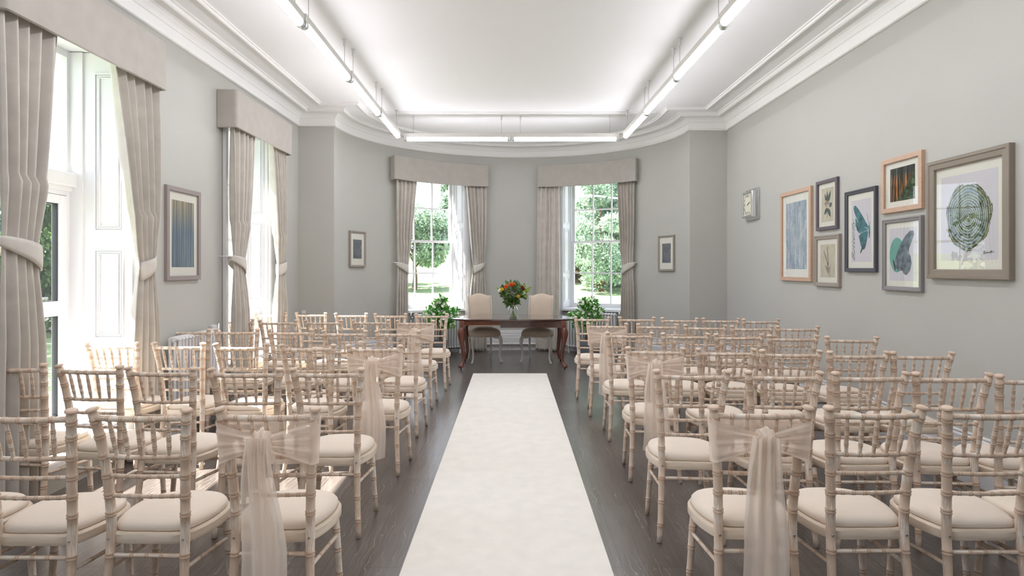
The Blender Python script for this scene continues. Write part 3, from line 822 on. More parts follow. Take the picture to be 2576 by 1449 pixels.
def fin(x1, y1, x2, y2):
    D1, D2 = 807 / (y1 - CY), 807 / (y2 - CY); D = (D1 + D2) / 2
    X1, X2 = (x1 - CX) * D1 / F, (x2 - CX) * D2 / F
    rot = atan2(D2 - D1, .372); lim = radians(7)
    rot = max(-lim, min(lim, rot * .6))
    X = ((x1 + x2) / 2 - CX) * D / F
    return X, D, rot
ROWS_L = [
 [(643,787,717.5,786),(744,786,821.5,787),(843.5,788,922.5,788),(944,788.5,1020,789),(1046,789,1125,789)],
 [(547.5,803,638,803),(654,805.5,745,805),(769.5,805,859,805.5),(887,805,978,805),(1000,806,1090,806)],
 [(420,828,527,828),(542.5,828,649.5,828),(678,829,784,828.5),(813,831,920,832),(947,831.5,1054,832.5)],
 [(219,862,346,862),(384,861.5,515,863),(542,864,672,864),(710,867,837.5,867),(876,868,1007.5,869)],
 [(-42,914,106.5,916),(143,917,307,922),(325,923,485,926),(531,927,704,927),(739,927,908.5,927)],
 [(-345,1031,-105,1031),(-62,1031,181,1031),(231,1027,472,1029),(556,1026,791,1026)]]
ROWS_R = [
 [(1450.5,796,1528.5,798),(1563.5,797,1640.5,798.5),(1671,799,1748,800.5),(1774.5,800,1852,801.5),(1877,802.5,1951,802.5)],
 [(1483.5,812.5,1572,814.5),(1609.5,814,1698,816),(1730,817,1818,818.5),(1847,819.6,1935,820),(1963,820,2051,820.6)],
 [(1532.5,836,1635.4,837),(1672,838,1776,839),(1807,840,1910,841),(1943.6,842.8,2046,844.5),(2089.4,845,2195,849)],
 [(1583.7,873,1713,876),(1763.4,876.5,1889,878),(1926,880,2053,882),(2096,884,2222,884.5),(2256,885,2384,886.5)],
 [(1656,930,1824,934),(1889,933,2055,936),(2114,936.5,2266,936.5),(2315,937,2476,939.6),(2525,943,2690,945)],
 [(1806.5,1022,2020.6,1023),(2095,1023,2309,1022),(2393,1024,2608,1024),(2650,1026,2865,1026)]]
ordn = ['first', 'second', 'third', 'fourth', 'fifth', 'sixth']
chair0 = build_chair(); sash0 = build_sash(); index_kids(chair0)
first_c = first_s = True
for side, rows in (('window', ROWS_L), ('picture', ROWS_R)):
    for ri, row in enumerate(rows):
        seq = row[::-1] if side == 'window' else row
        for k, q in enumerate(seq):
            X, D, rot = fin(*q)
            if first_c: ch = chair0; first_c = False
            else: ch = copy_tree(chair0)
            # finials sit at local (0,-.222)
            ox = X - sin(rot) * .2165; oy = D + cos(rot) * .2165; ch.scale = (.975,) * 3
            ch.location = (ox, oy, 0); ch.rotation_euler = (0, 0, rot)
            pos = 'on the aisle' if k == 0 else f'{ordn[k]} from the aisle'
            extra_w = ', sash tied on' if (k == 0 and ri in (1, 3, 5)) else ''
            tag(ch, f'limewashed chair, {side} side, {ordn[ri]} row from the table, {pos}{extra_w}', 'chair', 'limewashed wooden chairs in rows')
            if k == 0 and ri in (1, 3, 5):
                if first_s: sh = sash0; first_s = False
                else: sh = copy_tree(sash0)
                sh.location = ch.location; sh.rotation_euler = ch.rotation_euler; sh.scale = ch.scale
                tag(sh, f'sheer peach sash on the {side}-side aisle chair, {ordn[ri]} row from the table', 'sash', 'organza sashes on the aisle chairs')

# ------------------------------------------------------------------ runner
bm = bmesh.new(); box(bm, -.528, .3, 0.0, .481, 8.17, .012, 0, .004)
tag(bm_obj('aisle_runner', bm, M['runner']), 'long ivory carpet runner down the aisle to the table', 'carpet')

# ------------------------------------------------------------------ table
def table():
    E = empty('oval_table', (.018, 8.895, 0)); tag(E, 'dark mahogany oval table with cabriole legs on casters', 'table')
    def outline(ax, ay, n=2.6, N=72):
        return [(ax * (1 if cos(a) > 0 else -1) * abs(cos(a)) ** (2 / n), ay * (1 if sin(a) > 0 else -1) * abs(sin(a)) ** (2 / (n + .8))) for a in [2 * pi * k / N for k in range(N)]]
    bm = bmesh.new(); rows = []
    for ins, z in ((.045, .693), (.018, .705), (.010, .701), (.004, .705), (0, .722), (.002, .718), (.010, .722), (.20, .7222)):
        rows.append([bm.verts.new((x, y, z)) for x, y in outline(.916 - ins, .49 - ins)])
    for r0, r1 in zip(rows, rows[1:]):
        for k in range(72): bm.faces.new((r0[k], r0[(k + 1) % 72], r1[(k + 1) % 72], r1[k]))
    bm.faces.new(rows[-1]); bm.faces.new(rows[0][::-1]); bm_obj('table_top', bm, M['maho'], E, smooth=True, autosm=35)
    fx, fy = .722, .37
    bm = bmesh.new(); box(bm, -.18, -fy, .600, fx - .03, -fy + .025, .699); box(bm, -fx + .03, fy - .025, .600, fx - .03, fy, .699)
    box(bm, -fx - .0, -fy + .03, .600, -fx + .025, fy - .03, .699); box(bm, fx - .025, -fy + .03, .600, fx, fy - .03, .699)
    bm_obj('apron', bm, M['maho'], E)
    bm = bmesh.new(); box(bm, -fx + .03, -fy + .012, .635, -.18, -fy + .04, .693); bm_obj('apron_extension_rail', bm, M['mahored'], E)['label'] = 'redder wood rail at the front left'
    for sx in (-1, 1):
        for sy in (-1, 1):
            o = Vector((sx * fx, sy * fy, 0)); dg = Vector((sx, sy * .55, 0)).normalized()
            bm = bmesh.new()
            kx = [(.0, .600, .034), (.012, .570, .046), (.022, .530, .050), (.018, .470, .044), (.004, .38, .034), (-.012, .28, .027), (-.020, .19, .023), (-.014, .125, .022), (.004, .085, .027), (.018, .060, .038), (.022, .045, .040), (.020, .034, .030)]
            pl = catmull([o + dg * a + Vector((0, 0, z)) for a, z, r in kx], 4); rad = [v.x for v in catmull([(r, 0, 0) for a, z, r in kx], 4)]
            ring_tube(bm, pl, rad, 16); box(bm, o.x - .034, o.y - .034, .585, o.x + .034, o.y + .034, .699, 0, .004)
            leg = bm_obj('leg', bm, M['maholeg'], E, smooth=True, autosm=50)
            bm = bmesh.new(); q = o + dg * .02; ring_tube(bm, [q + Vector((0, 0, .040)), q + Vector((0, 0, .022))], [.010, .009], 8)
            ring_tube(bm, [q + Vector((-.008, 0, .0135)), q + Vector((.008, 0, .0135))], [.013, .013], 12); bm_obj('caster', bm, M['black'], leg)
    return E
table()

# ------------------------------------------------------------------ upholstered chairs behind the table
def dining_chair(loc, rz, label):
    E = empty('dining_chair', loc, rz); E.scale = (1.025,) * 3; tag(E, label, 'chair', 'linen dining chairs behind the table')   # local -y faces forward
    # seat
    bm = bmesh.new(); rows = []; N = 48
    def out(s, drop=0):
        r_ = []
        for k in range(N):
            a = 2 * pi * k / N; n = 4.0
            x = (1 if cos(a) > 0 else -1) * abs(cos(a)) ** (2 / n); y = (1 if sin(a) > 0 else -1) * abs(sin(a)) ** (2 / n)
            wx = .245 - .030 * (y + 1) / 2; r_.append((x * wx * s, y * .225 * s))
        return r_
    for s, z in ((.93, .385), (1.0, .390), (1.015, .42), (1.0, .450), (.93, .478), (.78, .502), (.5, .522), (.2, .531), (.02, .532)):
        rows.append([bm.verts.new((x, y, z)) for x, y in out(s)])
    for r0, r1 in zip(rows, rows[1:]):
        for k in range(N): bm.faces.new((r0[k], r0[(k + 1) % N], r1[(k + 1) % N], r1[k]))
    bm.faces.new(rows[-1]); bm.faces.new(rows[0][::-1]); bm_obj('seat', bm, M['linen'], E, smooth=True)
    # scalloped rail
    bm = bmesh.new(); o1 = out(1.0); o2 = out(.93); rows = []
    zl = [(.372 + .012 * cos(4 * pi * 2 * k / N * 2)) for k in range(N)]
    a = [bm.verts.new((o1[k][0], o1[k][1], .392)) for k in range(N)]; b = [bm.verts.new((o1[k][0], o1[k][1], zl[k])) for k in range(N)]
    c_ = [bm.verts.new((o2[k][0], o2[k][1], zl[k])) for k in range(N)]; d = [bm.verts.new((o2[k][0], o2[k][1], .392)) for k in range(N)]
    for r0, r1 in ((a, b), (b, c_), (c_, d)):
        for k in range(N): bm.faces.new((r0[k], r0[(k + 1) % N], r1[(k + 1) % N], r1[k]))
    bm_obj('seat_rail', bm, M['creamwood'], E)
    bm = bmesh.new(); o3 = out(.90); f0 = [bm.verts.new((x, y, .378)) for x, y in o3]; f1 = [bm.verts.new((x, y, .384)) for x, y in o3]
    bm.faces.new(f0[::-1]); bm.faces.new(f1)
    for k in range(N): bm.faces.new((f0[k], f0[(k + 1) % N], f1[(k + 1) % N], f1[k]))
    bm_obj('seat_underside', bm, M['under'], E)
    # back: camel top panel
    def back(name, w0, w1, th, y0, mat, sc):
        bm = bmesh.new(); NU, NV = 20, 24; grid = {}
        for face, yy in ((0, -th / 2), (1, th / 2)):
            for j in range(NV + 1):
                for i in range(NU + 1):
                    u = 2 * i / NU - 1; v = j / NV
                    top = .985 + .038 * (.5 + .5 * cos(pi * min(1, abs(u) * 1.12))) * 1.0
                    z = .50 + (top - .50) * v * 1.0
                    w = w0 + (w1 - w0) * v
                    e = max(abs(u) ** 8, max(0, v) ** 14); yy2 = yy * (1 - .65 * e)
                    grid[face, i, j] = bm.verts.new((u * w * sc, y0 + yy2 + .08 * v * v + .02 * v, z * 1.0))
        for face in (0, 1):
            for j in range(NV):
                for i in range(NU): bm.faces.new((grid[face, i, j], grid[face, i + 1, j], grid[face, i + 1, j + 1], grid[face, i, j + 1]))
        for j in range(NV):
            for i in (0, NU): bm.faces.new((grid[0, i, j], grid[1, i, j], grid[1, i, j + 1], grid[0, i, j + 1]))
        for i in range(NU):
            for j in (0, NV): bm.faces.new((grid[0, i, j], grid[0, i + 1, j], grid[1, i + 1, j], grid[1, i, j]))
        return bm_obj(name, bm, mat, E, smooth=True, autosm=70)
    back('backrest', .178, .188, .075, .20, M['linen'], 1.0)
    for s in (-1, 1):     # piping along the edge
        bm = bmesh.new(); pts = []
        for k in range(13):
            v = k / 12; pts.append((s * (.178 + .010 * v), .172 + .08 * v * v + .02 * v, .50 + .488 * v))
        ring_tube(bm, pts, [.006] * 13, 8); bm_obj('piping', bm, M['linenedge'], E)
    # cabriole legs
    for sx in (-1, 1):
        o = Vector((sx * .212, -.195, 0)); dg = Vector((sx * .7, -.7, 0))
        kx = [(-.014, .395, .026), (.006, .35, .029), (.014, .31, .025), (.004, .23, .018), (-.010, .15, .0145), (-.010, .08, .0135), (.010, .03, .015), (.024, .012, .018), (.026, .002, .015)]
        bm = bmesh.new(); pl = catmull([o + dg * a + Vector((0, 0, z)) for a, z, r in kx], 4); ring_tube(bm, pl, [v.x for v in catmull([(r, 0, 0) for a, z, r in kx], 4)], 12)
        bm_obj('leg', bm, M['creamwood'], E)
        o = Vector((sx * .172, .195, 0)); kx = [(0, .50, .02), (.0, .395, .020), (.002, .30, .018), (-.006, .20, .016), (.004, .10, .014), (.030, .03, .013), (.045, .002, .014)]
        bm = bmesh.new(); pl = catmull([o + Vector((0, 1, 0)) * a + Vector((0, 0, z)) for a, z, r in kx], 4); ring_tube(bm, pl, [v.x for v in catmull([(r, 0, 0) for a, z, r in kx], 4)], 12)
        bm_obj('leg', bm, M['creamwood'], E)
    return E
dining_chair((-.44, 9.325, 0), radians(17), 'cream cabriole-leg chair in beige linen, behind the redder-railed half of the table')
dining_chair((.415, 9.32, 0), radians(-13), 'cream cabriole-leg chair in beige linen, behind the darker-railed half of the table')

# ------------------------------------------------------------------ leaves helper
def leaf_cloud(rr, n, fn, size, var=.4, fold=.25, pts=2, droop=0):
    """n leaves; fn(rr)->(pos, outward dir)"""
    vs, fs = [], []
    for _ in range(n):
        p, d = fn(rr); L = size * (1 + rr.uniform(-var, var)); d = (Vector(d) + Vector((rr.uniform(-.7, .7), rr.uniform(-.7, .7), rr.uniform(-.7, .7) - droop))).normalized()
        s = d.cross(Vector((rr.uniform(-1, 1), rr.uniform(-1, 1), rr.uniform(-1, 1)))).normalized(); nn = d.cross(s)
        w = L * .25; b = len(vs); p = Vector(p)
        for q in (p, p + d * L * .35 + s * w + nn * fold * w, p + d * L * .75 + s * w * .7 + nn * fold * w * .5, p + d * L, p + d * L * .75 - s * w * .7 + nn * fold * w * .5, p + d * L * .35 - s * w + nn * fold * w):
            vs.append(tuple(q))
        fs += [(b, b + 1, b + 2, b + 3), (b, b + 3, b + 4, b + 5)]
    return vs, fs
def sph(rr):
    while True:
        v = Vector((rr.uniform(-1, 1), rr.uniform(-1, 1), rr.uniform(-1, 1)))
        if .05 < v.length < 1: return v

# ------------------------------------------------------------------ vase and bouquet
VX, VY, VZ = .02, 8.50, .7225
def vase():
    E = empty('glass_vase', (VX, VY, VZ)); tag(E, 'clear glass jar vase of water at the middle of the table', 'vase')
    bm = bmesh.new()
    prof = [(.0, .004), (.045, .004), (.060, .008), (.067, .02), (.069, .05), (.069, .145), (.064, .165), (.050, .180), (.045, .190), (.046, .205), (.050, .210), (.047, .210), (.043, .205), (.042, .190), (.047, .178), (.060, .163), (.065, .145), (.065, .05), (.062, .022), (.040, .012), (.0, .012)]
    rows = [[bm.verts.new((r * cos(2 * pi * k / 32), r * sin(2 * pi * k / 32), z)) for k in range(32)] for r, z in [(max(r, .001), z) for r, z in prof]]
    for r0, r1 in zip(rows, rows[1:]):
        for k in range(32): bm.faces.new((r0[k], r0[(k + 1) % 32], r1[(k + 1) % 32], r1[k]))
    bm_obj('jar', bm, M['vglass'], E, smooth=True)
    bm = bmesh.new(); ring_tube(bm, [(0, 0, .014), (0, 0, .125)], [.060, .063], 28, ref=(1, 0, 0)); bm_obj('water', bm, thin_glass('water', (.97, .99, .97), .6), E)
vase()
def bouquet():
    rr = random.Random(11); E = empty('bouquet', (VX, VY, VZ)); tag(E, 'mixed bouquet of orange, yellow, white and red flowers with dark greenery', 'bouquet')
    bm = bmesh.new()
    for k in range(26):
        a = rr.uniform(0, 2 * pi); r0 = rr.uniform(.01, .052); b = a + pi + rr.uniform(-.6, .6); r1 = rr.uniform(.005, .032); tp = sph(rr)
        ring_tube(bm, catmull([(r0 * cos(a), r0 * sin(a), .016), (0, 0, .13), (r1 * cos(b), r1 * sin(b), .20), (tp.x * .16, tp.y * .10, .36 + tp.z * .08)], 4), [.0028] * 13, 6)
    bm_obj('stems', bm, M['stem'], E, smooth=True)
    def cloud(r):
        v = sph(r); p = Vector((v.x * .19, v.y * .12, .38 + v.z * .15)); 
        if v.z < 0: p.x *= 1 + v.z * .45
        return p, (p - Vector((0, 0, .22)))
    vs, fs = leaf_cloud(rr, 360, cloud, .070, droop=.1); py_obj('foliage', vs, fs, M['bleaf'], E, True)
    def low(r):
        a = r.uniform(0, 2 * pi); return Vector((cos(a) * .05, sin(a) * .05, .22 + r.random() * .06)), Vector((cos(a), sin(a), -.2))
    vs, fs = leaf_cloud(rr, 34, low, .075, droop=.5); py_obj('foliage', vs, fs, M['bleaf'], E, True)
    def limef(r):
        b = r.choice([(.17, .41), (.20, .43), (.12, .47), (-.19, .44), (-.20, .41), (-.12, .38), (.18, .37), (.10, .33)]); p = Vector((b[0], -.05 + r.uniform(-.02, .02), b[1])); return p, (p - Vector((0, 0, .25)))
    vs, fs = leaf_cloud(rr, 30, limef, .060); py_obj('foliage', vs, fs, M['lime'], E, True)
    vs, fs = [], []
    for _ in range(420):     # baby's breath
        c0 = rr.choice([(-.02, -.07, .39, .075), (.02, -.08, .37, .06), (-.08, -.03, .475, .07), (.07, -.03, .43, .06)]); v = sph(rr) * c0[3]; p = Vector(c0[:3]) + v; s = .0045; b = len(vs)
        for q in ((s, 0, 0), (0, s, 0), (-s, 0, 0), (0, -s, 0), (0, 0, s), (0, 0, -s)): vs.append(tuple(p + Vector(q)))
        for f in ((0, 1, 4), (1, 2, 4), (2, 3, 4), (3, 0, 4), (1, 0, 5), (2, 1, 5), (3, 2, 5), (0, 3, 5)): fs.append(tuple(b + q for q in f))
    o = py_obj('small_white_blossom', vs, fs, M['gyp'], E); o['kind'] = 'stuff'
    def flower(x, y, z, r, mat, lab, n=26, flat=.7):
        bm = bmesh.new(); ax = Vector((x * 1.2, -.55, .35)).normalized(); u = ax.cross(Vector((0, 0, 1))).normalized(); w = ax.cross(u)
        for k in range(n):
            a = k * 2.4; q = sqrt((k + .5) / n); tilt = q * 1.1; d = (ax * cos(tilt) + (u * cos(a) + w * sin(a)) * sin(tilt)).normalized()
            side = ax.cross(d); side = side.normalized() if side.length > 1e-3 else u
            c0 = Vector((x, y, z)); p0 = c0; L = r * (1 - .25 * (1 - q)); ww = r * .42
            pts = [p0, p0 + d * L * .5 + side * ww, p0 + d * L + side * ww * .5 - ax * L * .1, p0 + d * L * 1.02, p0 + d * L - side * ww * .5 - ax * L * .1, p0 + d * L * .5 - side * ww]
            v = [bm.verts.new(p_) for p_ in pts]; bm.faces.new((v[0], v[1], v[2], v[3])); bm.faces.new((v[0], v[3], v[4], v[5]))
        o = bm_obj('flower', bm, mat, E, smooth=True); o['label'] = lab
    flower(-.030, -.10, .490, .042, M['petalo'], 'large orange flower at the top'); flower(.004, -.10, .495, .034, M['petalo'], 'orange flower beside the largest')
    flower(-.098, -.09, .462, .036, M['petalo'], 'orange flower left of the top'); flower(-.152, -.08, .424, .033, M['petaly'], 'yellow flower at the left')
    flower(.072, -.12, .330, .028, M['petaly'], 'yellow rosebud low on the right'); flower(-.180, -.07, .405, .038, M['petalw'], 'white flower at far left')
    flower(.142, -.07, .435, .026, M['petalr'], 'dark red flower at the right'); flower(.135, -.05, .462, .022, M['petalr'], 'dark red bud at the right')
bouquet()

# ------------------------------------------------------------------ potted shrubs
def potted(loc, label, seed, lobes):
    rr = random.Random(seed); E = empty('potted_shrub', loc); tag(E, label, 'plant', 'potted flowering shrubs under the bow windows')
    bm = bmesh.new(); prof = [(.001, 0), (.088, 0), (.092, .006), (.108, .15), (.110, .20), (.116, .202), (.118, .275), (.116, .288), (.108, .288), (.106, .262), (.001, .262)]
    rows = [[bm.verts.new((r * cos(2 * pi * k / 36), r * sin(2 * pi * k / 36), z)) for k in range(36)] for r, z in prof]
    for i, (r0, r1) in enumerate(zip(rows, rows[1:])):
        for k in range(36): f = bm.faces.new((r0[k], r0[(k + 1) % 36], r1[(k + 1) % 36], r1[k])); f.material_index = 1 if i == 9 else 0
    bm_obj('pot', bm, [M['pot'], M['soil']], E, smooth=True, autosm=35)
    bm = bmesh.new()
    for k in range(5):
        a = k * 1.3; l = lobes[k % len(lobes)]
        ring_tube(bm, catmull([(cos(a) * .02, sin(a) * .02, .25), (cos(a) * .012, sin(a) * .012, .42), (l[0] * .4, l[1] * .4, .58), (l[0], l[1], l[2])], 4), [.010 - .0005 * q for q in range(13)], 8)
    bm_obj('trunk', bm, M['bark'], E, smooth=True)
    def cloud(r):
        l = r.choice(lobes); v = sph(r); v = v * (.55 + .45 * r.random()) / max(.4, v.length) * v.length; p = Vector((l[0] + v.x * l[3], l[1] + v.y * l[3], l[2] + v.z * l[3] * .9)); return p, v * .8
    vs, fs = leaf_cloud(rr, 700, cloud, .068, fold=.3); py_obj('foliage', vs, fs, M['leaf'], E, True)
    vs, fs = [], []
    for _ in range(64):
        l = rr.choice(lobes); v = sph(rr).normalized() * rr.uniform(.8, 1.05); v.y = -abs(v.y) if rr.random() < .8 else v.y
        c0 = Vector((l[0] + v.x * l[3], l[1] + v.y * l[3], l[2] + v.z * l[3] * .85)); ax = (v + Vector((0, -.4, .1))).normalized(); u = ax.cross(Vector((0, 0, 1))).normalized(); w = ax.cross(u)
        for k in range(5):
            a = 2 * pi * k / 5 + rr.random() * .3; d = (u * cos(a) + w * sin(a) + ax * .35).normalized(); sd = (u * -sin(a) + w * cos(a)); b = len(vs); L = .030
            for q in (c0, c0 + d * L * .6 + sd * L * .42, c0 + d * L, c0 + d * L * .6 - sd * L * .42): vs.append(tuple(q))
            fs.append((b, b + 1, b + 2, b + 3))
    o = py_obj('blossom', vs, fs, M['petalw'], E)
    return E
potted((-1.15, 9.62, 0), 'potted white-flowered shrub in a grey pot, between the window-side chairs and the table', 21, [(0, 0, .80, .17), (-.15, 0, .70, .13), (.17, 0, .72, .14), (.02, -.05, .90, .10), (.13, .02, .56, .09), (0, 0, .62, .12)])
potted((1.21, 9.62, 0), 'potted white-flowered shrub in a grey pot, beside the picture-side front chair', 22, [(.02, 0, .78, .17), (-.13, 0, .62, .12), (.17, 0, .72, .13), (-.05, -.02, .88, .09), (.10, .0, .88, .10), (0, 0, .60, .12), (-.22, 0, .66, .06)])

# ------------------------------------------------------------------ radiators and pipe
def radiator(origin, tdir, L, z0, z1, label, valve=1):
    E = empty('column_radiator', (origin[0], origin[1], 0), atan2(tdir.y, tdir.x)); tag(E, label, 'radiator', 'white column radiators')
    n = int(L / .05); st = L / n
    for k in range(n):
        x = -L / 2 + (k + .5) * st; bm = bmesh.new()
        for yy in (-.042, .0, .042): ring_tube(bm, [(x, yy, z0 + .02), (x, yy, z1 - .03)], [.0135, .0135], 8)
        for zz in (z0 + .02, z1 - .03):
            ring_tube(bm, [(x, -.055, zz), (x, -.04, zz + (.012 if zz > .4 else -.012)), (x, 0, zz + (.016 if zz > .4 else -.016)), (x, .04, zz + (.012 if zz > .4 else -.012)), (x, .055, zz)], [.012, .017, .019, .017, .012], 8)
        ring_tube(bm, [(x - st / 2, 0, z0 + .02), (x + st / 2, 0, z0 + .02)], [.014, .014], 8); ring_tube(bm, [(x - st / 2, 0, z1 - .03), (x + st / 2, 0, z1 - .03)], [.014, .014], 8)
        bm_obj('column', bm, M['rad'], E, smooth=True, autosm=60)
    bm = bmesh.new(); xe = L / 2 * valve
    ring_tube(bm, [(xe, 0, z1 - .06), (xe + .05 * valve, 0, z1 - .06)], [.010, .010], 8); ring_tube(bm, [(xe + .05 * valve, 0, z1 - .09), (xe + .05 * valve, 0, z1 + .045)], [.013, .011], 10)
    bm_obj('valve', bm, M['chrome'], E)
    bm = bmesh.new(); ring_tube(bm, catmull([(xe + .05 * valve, 0, z1 - .09), (xe + .05 * valve, 0, .3), (xe + .05 * valve, .0, .13), (xe + .05 * valve, .05, .02)], 4), [.009] * 13, 8); bm_obj('pipe', bm, M['rad'], E)
    bm = bmesh.new()
    for x in (-L / 2 + st / 2, L / 2 - st / 2): box(bm, x - .012, -.03, 0, x + .012, .03, z0 + .02)
    bm_obj('foot', bm, M['rad'], E)
for (c0, t, n), lb, vv in ((WL, 'white column radiator below the bow window left of the vase', -1), (WR, 'white column radiator below the bow window right of the vase', 1)):
    q = c0 - n * .20; radiator((q.x, q.y), t, .86, .10, .70, lb, vv)
radiator((XL + .11, 5.38), Vector((0, 1)), .72, .12, .87, 'white column radiator on the window wall below the streaked blue print', 1)
bm = bmesh.new(); pp = [p for p in bow if abs(p.x) < 1.9]
pts = []
for i, p in enumerate(pp):
    c0 = Vector((.04, 8.2)); d = (c0 - p).normalized(); pts.append((p.x + d.x * .06, p.y + d.y * .06, .115))
ring_tube(bm, pts, [.020] * len(pts), 10, ref=(0, 0, 1))
for k in (len(pts) // 2, len(pts) // 4, 3 * len(pts) // 4):
    a = Vector(pts[k]); b = Vector(pts[k + 1]); d = (b - a).normalized(); ring_tube(bm, [a, a + d * .03], [.027, .027], 10, ref=(0, 0, 1))
    ring_tube(bm, [a + Vector((0, .0, 0)), a + Vector((0, 0, -.115))], [.007, .007], 6)
tag(bm_obj('heating_pipe', bm, M['rad'], smooth=True, autosm=50), 'white heating pipe running along the foot of the curved wall', 'pipe')

# small wall boxes
bm = bmesh.new(); box(bm, XL, 5.84, .83, XL + .03, 5.93, .89, 0, .004); tag(bm_obj('wall_socket', bm, M['white']), 'small white wall box on the window wall above the column radiator', 'socket')
bm = bmesh.new(); box(bm, -2.90, YPL - .03, .822, -2.85, YPL, .868, 0, .003); tag(bm_obj('wall_switch', bm, M['white']), 'small white square box on the corner pier beyond the side window', 'switch')

# ------------------------------------------------------------------ pictures: local x right, z up, y outward to the wall; front is -y
def flat_poly(name, pts, y, mat, E, th=.0006):
    bm = bmesh.new(); v = [bm.verts.new((x, y, z)) for x, z in pts]; f = bm.faces.new(v)
    r = bmesh.ops.extrude_face_region(bm, geom=[f]); 
    for e in r['geom']:
        if isinstance(e, bmesh.types.BMVert): e.co.y -= th
    bmesh.ops.triangulate(bm, faces=[f_ for f_ in bm.faces if len(f_.verts) > 4]); return bm_obj(name, bm, mat, E)
def picture(name, loc, rz, w, h, fw, fd, mount, fmat, pmat, label, cat='picture', step=True, mt=None):
    E = empty(name, loc, rz); tag(E, label, cat, 'framed pictures on the walls')
    bm = bmesh.new(); W2, H2 = w / 2, h / 2
    prof = [(0, 0), (0, -fd * .92), (.004, -fd), (fw * .35, -fd), (fw * .42, -fd * .86), (fw * .9, -fd * .80), (fw, -fd * .68), (fw, 0)] if step else [(0, 0), (0, -fd + .002), (.002, -fd), (fw - .002, -fd), (fw, -fd + .002), (fw, 0)]
    rows = []
    for (sx, sz) in ((-1, -1), (1, -1), (1, 1), (-1, 1)): rows.append([bm.verts.new((sx * (W2 - p), y, sz * (H2 - p))) for p, y in prof])
    for k in range(4):
        r0, r1 = rows[k], rows[(k + 1) % 4]
        for j in range(len(prof)): j2 = (j + 1) % len(prof); bm.faces.new((r0[j], r1[j], r1[j2], r0[j2]))
    bm_obj('frame', bm, fmat, E)
    iw, ih = W2 - fw, H2 - fw; yb = -.010
    bm = bmesh.new(); box(bm, -iw - .003, yb, -ih - .003, iw + .003, yb + .006, ih + .003); bm_obj('mount', bm, M['mount'], E)
    mx, mz = mount; bm = bmesh.new(); box(bm, -iw + mx, yb - .001, -ih + mz, iw - mx, yb + .001, ih - mz); pr = bm_obj('print', bm, pmat, E)
    bm = bmesh.new(); yg = -fd * .55; box(bm, -iw - .002, yg - .001, -ih - .002, iw + .002, yg + .001, ih + .002); bm_obj('glass', bm, M['pglass'], E)
    return E, pr, iw - mx, ih - mz, yb - .0012
def wallpx(x0, x1, yt, yb, X=3.05, at=None):
    """frame on the right wall from pixel extents measured at the x1 side"""
    D0, D1 = F * X / (x0 - CX), F * X / (x1 - CX)
    zt, zb = HC - (yt - CY) * D1 / F, HC - (yb - CY) * D1 / F
    return (D0 + D1) / 2, (zt + zb) / 2, D0 - D1, zt - zb
RZ = -pi / 2    # right wall: picture looks to -X; local x runs towards the camera
def art(name): return bpy.data.materials.get(name)
def art_mat(name, build):
    m, nt, b = nmat(name); build(nt, b); b.inputs['Roughness'].default_value = .9; b.inputs['Specular IOR Level'].default_value = .1; return m
def m_blue(nt, b):
    f = noise(nt, coords(nt, (5, 1, 1.3)), 3, 7, .75, 1.2); f2 = noise(nt, coords(nt), 9, 6, .75)
    c1 = ramp(nt, f, [(.38, (.20, .27, .36)), (.5, (.33, .40, .47)), (.62, (.56, .60, .62))])
    nt.links.new(mixc(nt, ramp(nt, f2, [(.52, (0, 0, 0)), (.64, (.8, .8, .8))]), c1, (.50, .49, .48)), b.inputs['Base Color'])
def m_streak(nt, b):
    f = noise(nt, coords(nt, (42, 1, .35)), 1.3, 6, .7); g = coords(nt, (1, 1, 1)); sp = nt.nodes.new('ShaderNodeSeparateXYZ'); nt.links.new(g, sp.inputs[0])
    c1 = ramp(nt, f, [(.36, (.04, .07, .12)), (.48, (.13, .18, .24)), (.55, (.20, .27, .31)), (.64, (.48, .52, .48))])
    c2 = ramp(nt, f, [(.38, (.09, .12, .14)), (.5, (.36, .31, .20)), (.62, (.54, .48, .34))])
    mr = nt.nodes.new('ShaderNodeMapRange'); mr.inputs['From Min'].default_value = .02; mr.inputs['From Max'].default_value = .30; nt.links.new(sp.outputs[2], mr.inputs['Value'])
    nt.links.new(mixc(nt, mr.outputs[0], c1, c2), b.inputs['Base Color'])
def m_forest(nt, b):
    f = noise(nt, coords(nt, (26, 1, .8)), 1.4, 5, .7); f2 = noise(nt, coords(nt), 26, 4, .7)
    sp = nt.nodes.new('ShaderNodeSeparateXYZ'); nt.links.new(coords(nt), sp.inputs[0])
    a = ramp(nt, f, [(.42, (.008, .01, .01)), (.50, (.06, .05, .035)), (.56, (.62, .22, .05)), (.66, (.9, .55, .26))])
    t_ = ramp(nt, f2, [(.35, (.01, .02, .015)), (.55, (.06, .10, .05)), (.75, (.30, .35, .25))])
    mr = nt.nodes.new('ShaderNodeMapRange'); mr.inputs['From Min'].default_value = .02; mr.inputs['From Max'].default_value = .09; nt.links.new(sp.outputs[2], mr.inputs['Value'])
    c1 = mixc(nt, mr.outputs[0], a, ramp(nt, f, [(.4, (.01, .014, .012)), (.6, (.08, .10, .09)), (.75, (.35, .38, .38))]))
    ax = nt.nodes.new('ShaderNodeMath'); ax.operation = 'SUBTRACT'; nt.links.new(sp.outputs[0], ax.inputs[0]); nt.links.new(sp.outputs[2], ax.inputs[1])
    mr2 = nt.nodes.new('ShaderNodeMapRange'); mr2.inputs['From Min'].default_value = .02; mr2.inputs['From Max'].default_value = .09; nt.links.new(ax.outputs[0], mr2.inputs['Value'])
    nt.links.new(mixc(nt, mr2.outputs[0], c1, t_), b.inputs['Base Color'])
